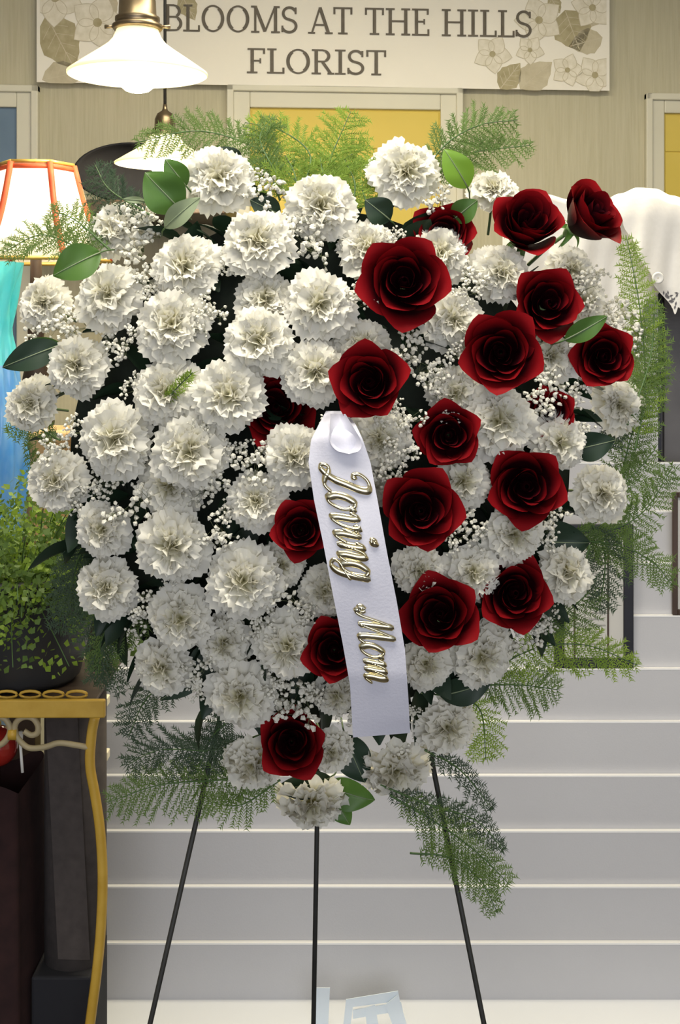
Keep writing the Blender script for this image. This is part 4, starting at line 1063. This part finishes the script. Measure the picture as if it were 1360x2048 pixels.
LV = [
 (200,505,106,552,1.50,74,M['leaf'],'single green leaf pointing at the turquoise vase, below the lampshade'),
 (362,420,290,345,1.53,88,M['leaf'],'broad dark green leaf beside the smaller pendant lamp'),
 (372,372,330,318,1.55,50,M['leaf'],'small green leaf behind the pendant lamp rim'),
 (330,455,400,395,1.52,44,M['leafpale'],'pale underside leaf below the top left carnation'),
 (470,335,440,294,1.61,54,M['leafdark'],'dark leaf tip over the carnation near the pendant'),
 (935,375,888,298,1.53,62,M['leafbright'],'bright upright leaf beside the topmost carnation'),
 (905,440,955,400,1.55,50,M['leaf'],'green leaf under the edge-on carnation near the pointed rose'),
 (655,1570,750,1600,1.61,66,M['leaf'],'yellow-green leaf beside the lowest carnation'),
 (668,1592,700,1650,1.62,46,M['leaf'],'small round leaf under the lowest carnation'),
 (660,1555,550,1578,1.61,54,M['leafdark'],'dark leaf below the lowest red rose'),
 (1130,680,1215,632,1.50,44,M['leaf'],'green leaf wedged between two red roses at the outer side'),
 (120,690,5,735,1.55,60,M['leafdark'],'dark leaf pointing at the blue vase above the outermost carnation'),
 (130,700,40,690,1.56,44,M['leaf'],'green leaf behind the baby\'s breath near the vase'),
 (290,402,245,398,1.56,14,M['leafpale'],'narrow pale leaf in front of the oval tray'),
 (420,1330,320,1400,1.56,44,M['leafdark'],'dark leaf hanging under the rim by the grey-green fern'),
 (1140,900,1230,880,1.55,60,M['leafdark'],'dark leaf above the carnation standing apart'),
 (1060,1080,1180,1085,1.57,90,M['leafdark'],'broad dark leaf above the side-seen carnation'),
 (880,1390,985,1360,1.56,60,M['leafdark'],'dark leaf under the pale-petalled carnation'),
 (690,1470,730,1565,1.585,72,M['leafdark'],'dark leaf behind the ribbon end'),
 (780,440,730,400,1.56,60,M['leafdark'],'dark leaf between the two upper carnations'),
 (560,430,500,400,1.56,50,M['leafdark'],'dark leaf under the upper baby\'s breath'),
]
for a in LV: leaf(*a)

# ------------------------------------------------------------------ ribbon with gold script
rbn = thing('memorial_ribbon', 'white satin ribbon with gold script lettering hanging down the flowers', 'ribbon', P(670, 830, 1.42))
EL = [(822,652),(850,637),(880,622),(925,617),(1000,628),(1080,645),(1180,664),(1280,684),(1370,700),(1475,706)]
ER = [(822,690),(850,712),(880,726),(925,741),(1000,755),(1110,775),(1200,793),(1300,810),(1400,817),(1466,820)]
def lin(tab, y):
    if y <= tab[0][0]: return tab[0][1]
    for (a, fa), (b, fb) in zip(tab, tab[1:]):
        if y <= b: return fa + (fb-fa)*(y-a)/(b-a)
    return tab[-1][1]
def rdep(y): return 1.405 - .012*math.sin((y-830)/640*math.pi) + (.06*max(0, (880-y)/60)**2) + .012*max(0, (y-1350)/120)
def rib(y, k, lift=0.0):
    y2 = y + (-9*k if y > 1440 else 0)*min(1, (y-1440)/30)
    x = lin(EL, y) + (lin(ER, y)-lin(EL, y))*k
    gather = max(0, (930-y)/108)
    d = rdep(y) - lift + .006*gather*math.cos(k*6.28*1.5) - .003*math.sin(k*math.pi) + .0015*math.sin(y*.02+k*2)
    return P(x, y2, d)
part('strip', MB().grid(lambda u, v: rib(822 + 653*v, u), 14, 70), M['ribbon'], rbn)
def flap(u, v):
    a = u*2-1; y = 828 + 80*v
    hw = (15 + 26*v)*math.sqrt(max(0.0, 1 - max(0, (v-.55)/.45)**2))
    x = 676 + 22*v + a*hw
    return P(x, y, 1.397 + .05*max(0, .4-v)**1.5 - .006*v + .020*(1-a*a)*(1-.6*v*v))
part('fold', MB().grid(flap, 12, 16), M['ribbon'], rbn)
def script(strokes, s0, unit, base_h, xs, w=0.19, name='letter'):
    """strokes in glyph units (x along the ribbon, y towards the upper side); returns nothing"""
    m2 = MB()
    for st_ in strokes:
        pts = [(p.x, p.y) for p in (Vector(q).to_2d() for q in catmull([Vector((a, b, 0)) for a, b in st_], 7))]
        ws = []
        for i in range(len(pts)):
            a = Vector(pts[max(i-1,0)]); b = Vector(pts[min(i+1,len(pts)-1)]); t = (b-a)
            t = t.normalized() if t.length > 1e-9 else Vector((1,0))
            dn = abs(t.y)*.9 + abs(t.x)*.15
            ws.append(w*(.30 + .85*dn) if t.y < 0 else w*(.42 + .12*dn))
        ws[0] *= .5; ws[-1] *= .5
        n = len(pts); rowsv = []
        for i in range(n):
            a = Vector(pts[max(i-1,0)]); b = Vector(pts[min(i+1,n-1)]); t = (b-a)
            t = t.normalized() if t.length > 1e-9 else Vector((1,0))
            nn = Vector((-t.y, t.x)); p = Vector(pts[i])
            for kx, lf in ((1,.0010),(.55,.0032),(-.55,.0032),(-1,.0010)):
                q = p + nn*ws[i]/2*kx
                gx = q.x + .16*q.y
                y = s0 + gx*unit; hh = (base_h + q.y*unit)/118.0
                rowsv.append(rib(y, hh, lf))
        m2.add(rowsv, [(i*4+k, i*4+k+1, (i+1)*4+k+1, (i+1)*4+k) for i in range(n-1) for k in range(3)])
    part(name, m2, M['gold'], rbn)
X = .60
GS = {
 'L': (.58, [[(.16,.70),(.05,.66),(.0,.80),(.10,.95),(.26,1.0),(.38,.92),(.38,.74),(.30,.48),(.22,.22),(.10,.04),(-.04,-.06),(-.12,.0),(-.08,.12),(.06,.10),(.24,.0),(.40,-.02),(.54,.10)]]),
 'o': (.42, [[(.30,.54),(.17,.60),(.05,.42),(.03,.18),(.13,.0),(.26,.06),(.35,.30),(.29,.55),(.36,.48),(.46,.48)]]),
 'v': (.43, [[(.0,.44),(.08,.60),(.14,.46),(.14,.14),(.20,.0),(.33,.18),(.38,.46),(.34,.60),(.40,.50),(.48,.50)]]),
 'i': (.30, [[(.0,.20),(.13,.60)], [(.13,.60),(.11,.16),(.17,.0),(.26,.10),(.34,.24)], [(.20,.80),(.15,.84),(.17,.90),(.23,.90),(.24,.83),(.19,.80)]]),
 'n': (.50, [[(.0,.44),(.07,.60),(.11,.48),(.09,.0)], [(.09,.06),(.20,.50),(.30,.61),(.35,.46),(.33,.14),(.39,.0),(.52,.18)]]),
 'g': (.42, [[(.32,.52),(.18,.60),(.04,.40),(.04,.12),(.14,.0),(.28,.18),(.35,.58)], [(.36,.62),(.33,.15),(.26,-.12),(.12,-.22),(.0,-.14),(.06,-.02),(.26,.06),(.46,.16)]]),
 'M': (.92, [[(-.08,.30),(-.14,.22),(-.08,.13),(.0,.20),(-.05,.30)], [(-.08,.16),(.02,.04),(.12,.20),(.22,.66),(.32,1.0)], [(.32,1.0),(.34,.5),(.36,.04)], [(.36,.04),(.50,.56),(.64,1.0)], [(.64,1.0),(.66,.45),(.70,.08),(.80,.0),(.92,.16)]]),
 'm': (.74, [[(.0,.44),(.06,.60),(.10,.48),(.08,.0)], [(.08,.06),(.18,.50),(.27,.61),(.31,.46),(.29,.0)], [(.29,.06),(.39,.50),(.48,.61),(.53,.46),(.51,.14),(.57,.0),(.70,.18)]]),
}
s = 938
for ch in 'Loving':
    adv, stx = GS[ch]; script(stx, s, 82, 26, X); s += adv*82
s = 1222
for ch in 'Mom':
    adv, stx = GS[ch]; script(stx, s, 70 if ch == 'M' else 70, 34, X); s += adv*70
print('objects', len(bpy.data.objects), 'tris', sum(len(m.loop_triangles) or sum(len(p.vertices)-2 for p in m.polygons) for m in bpy.data.meshes))
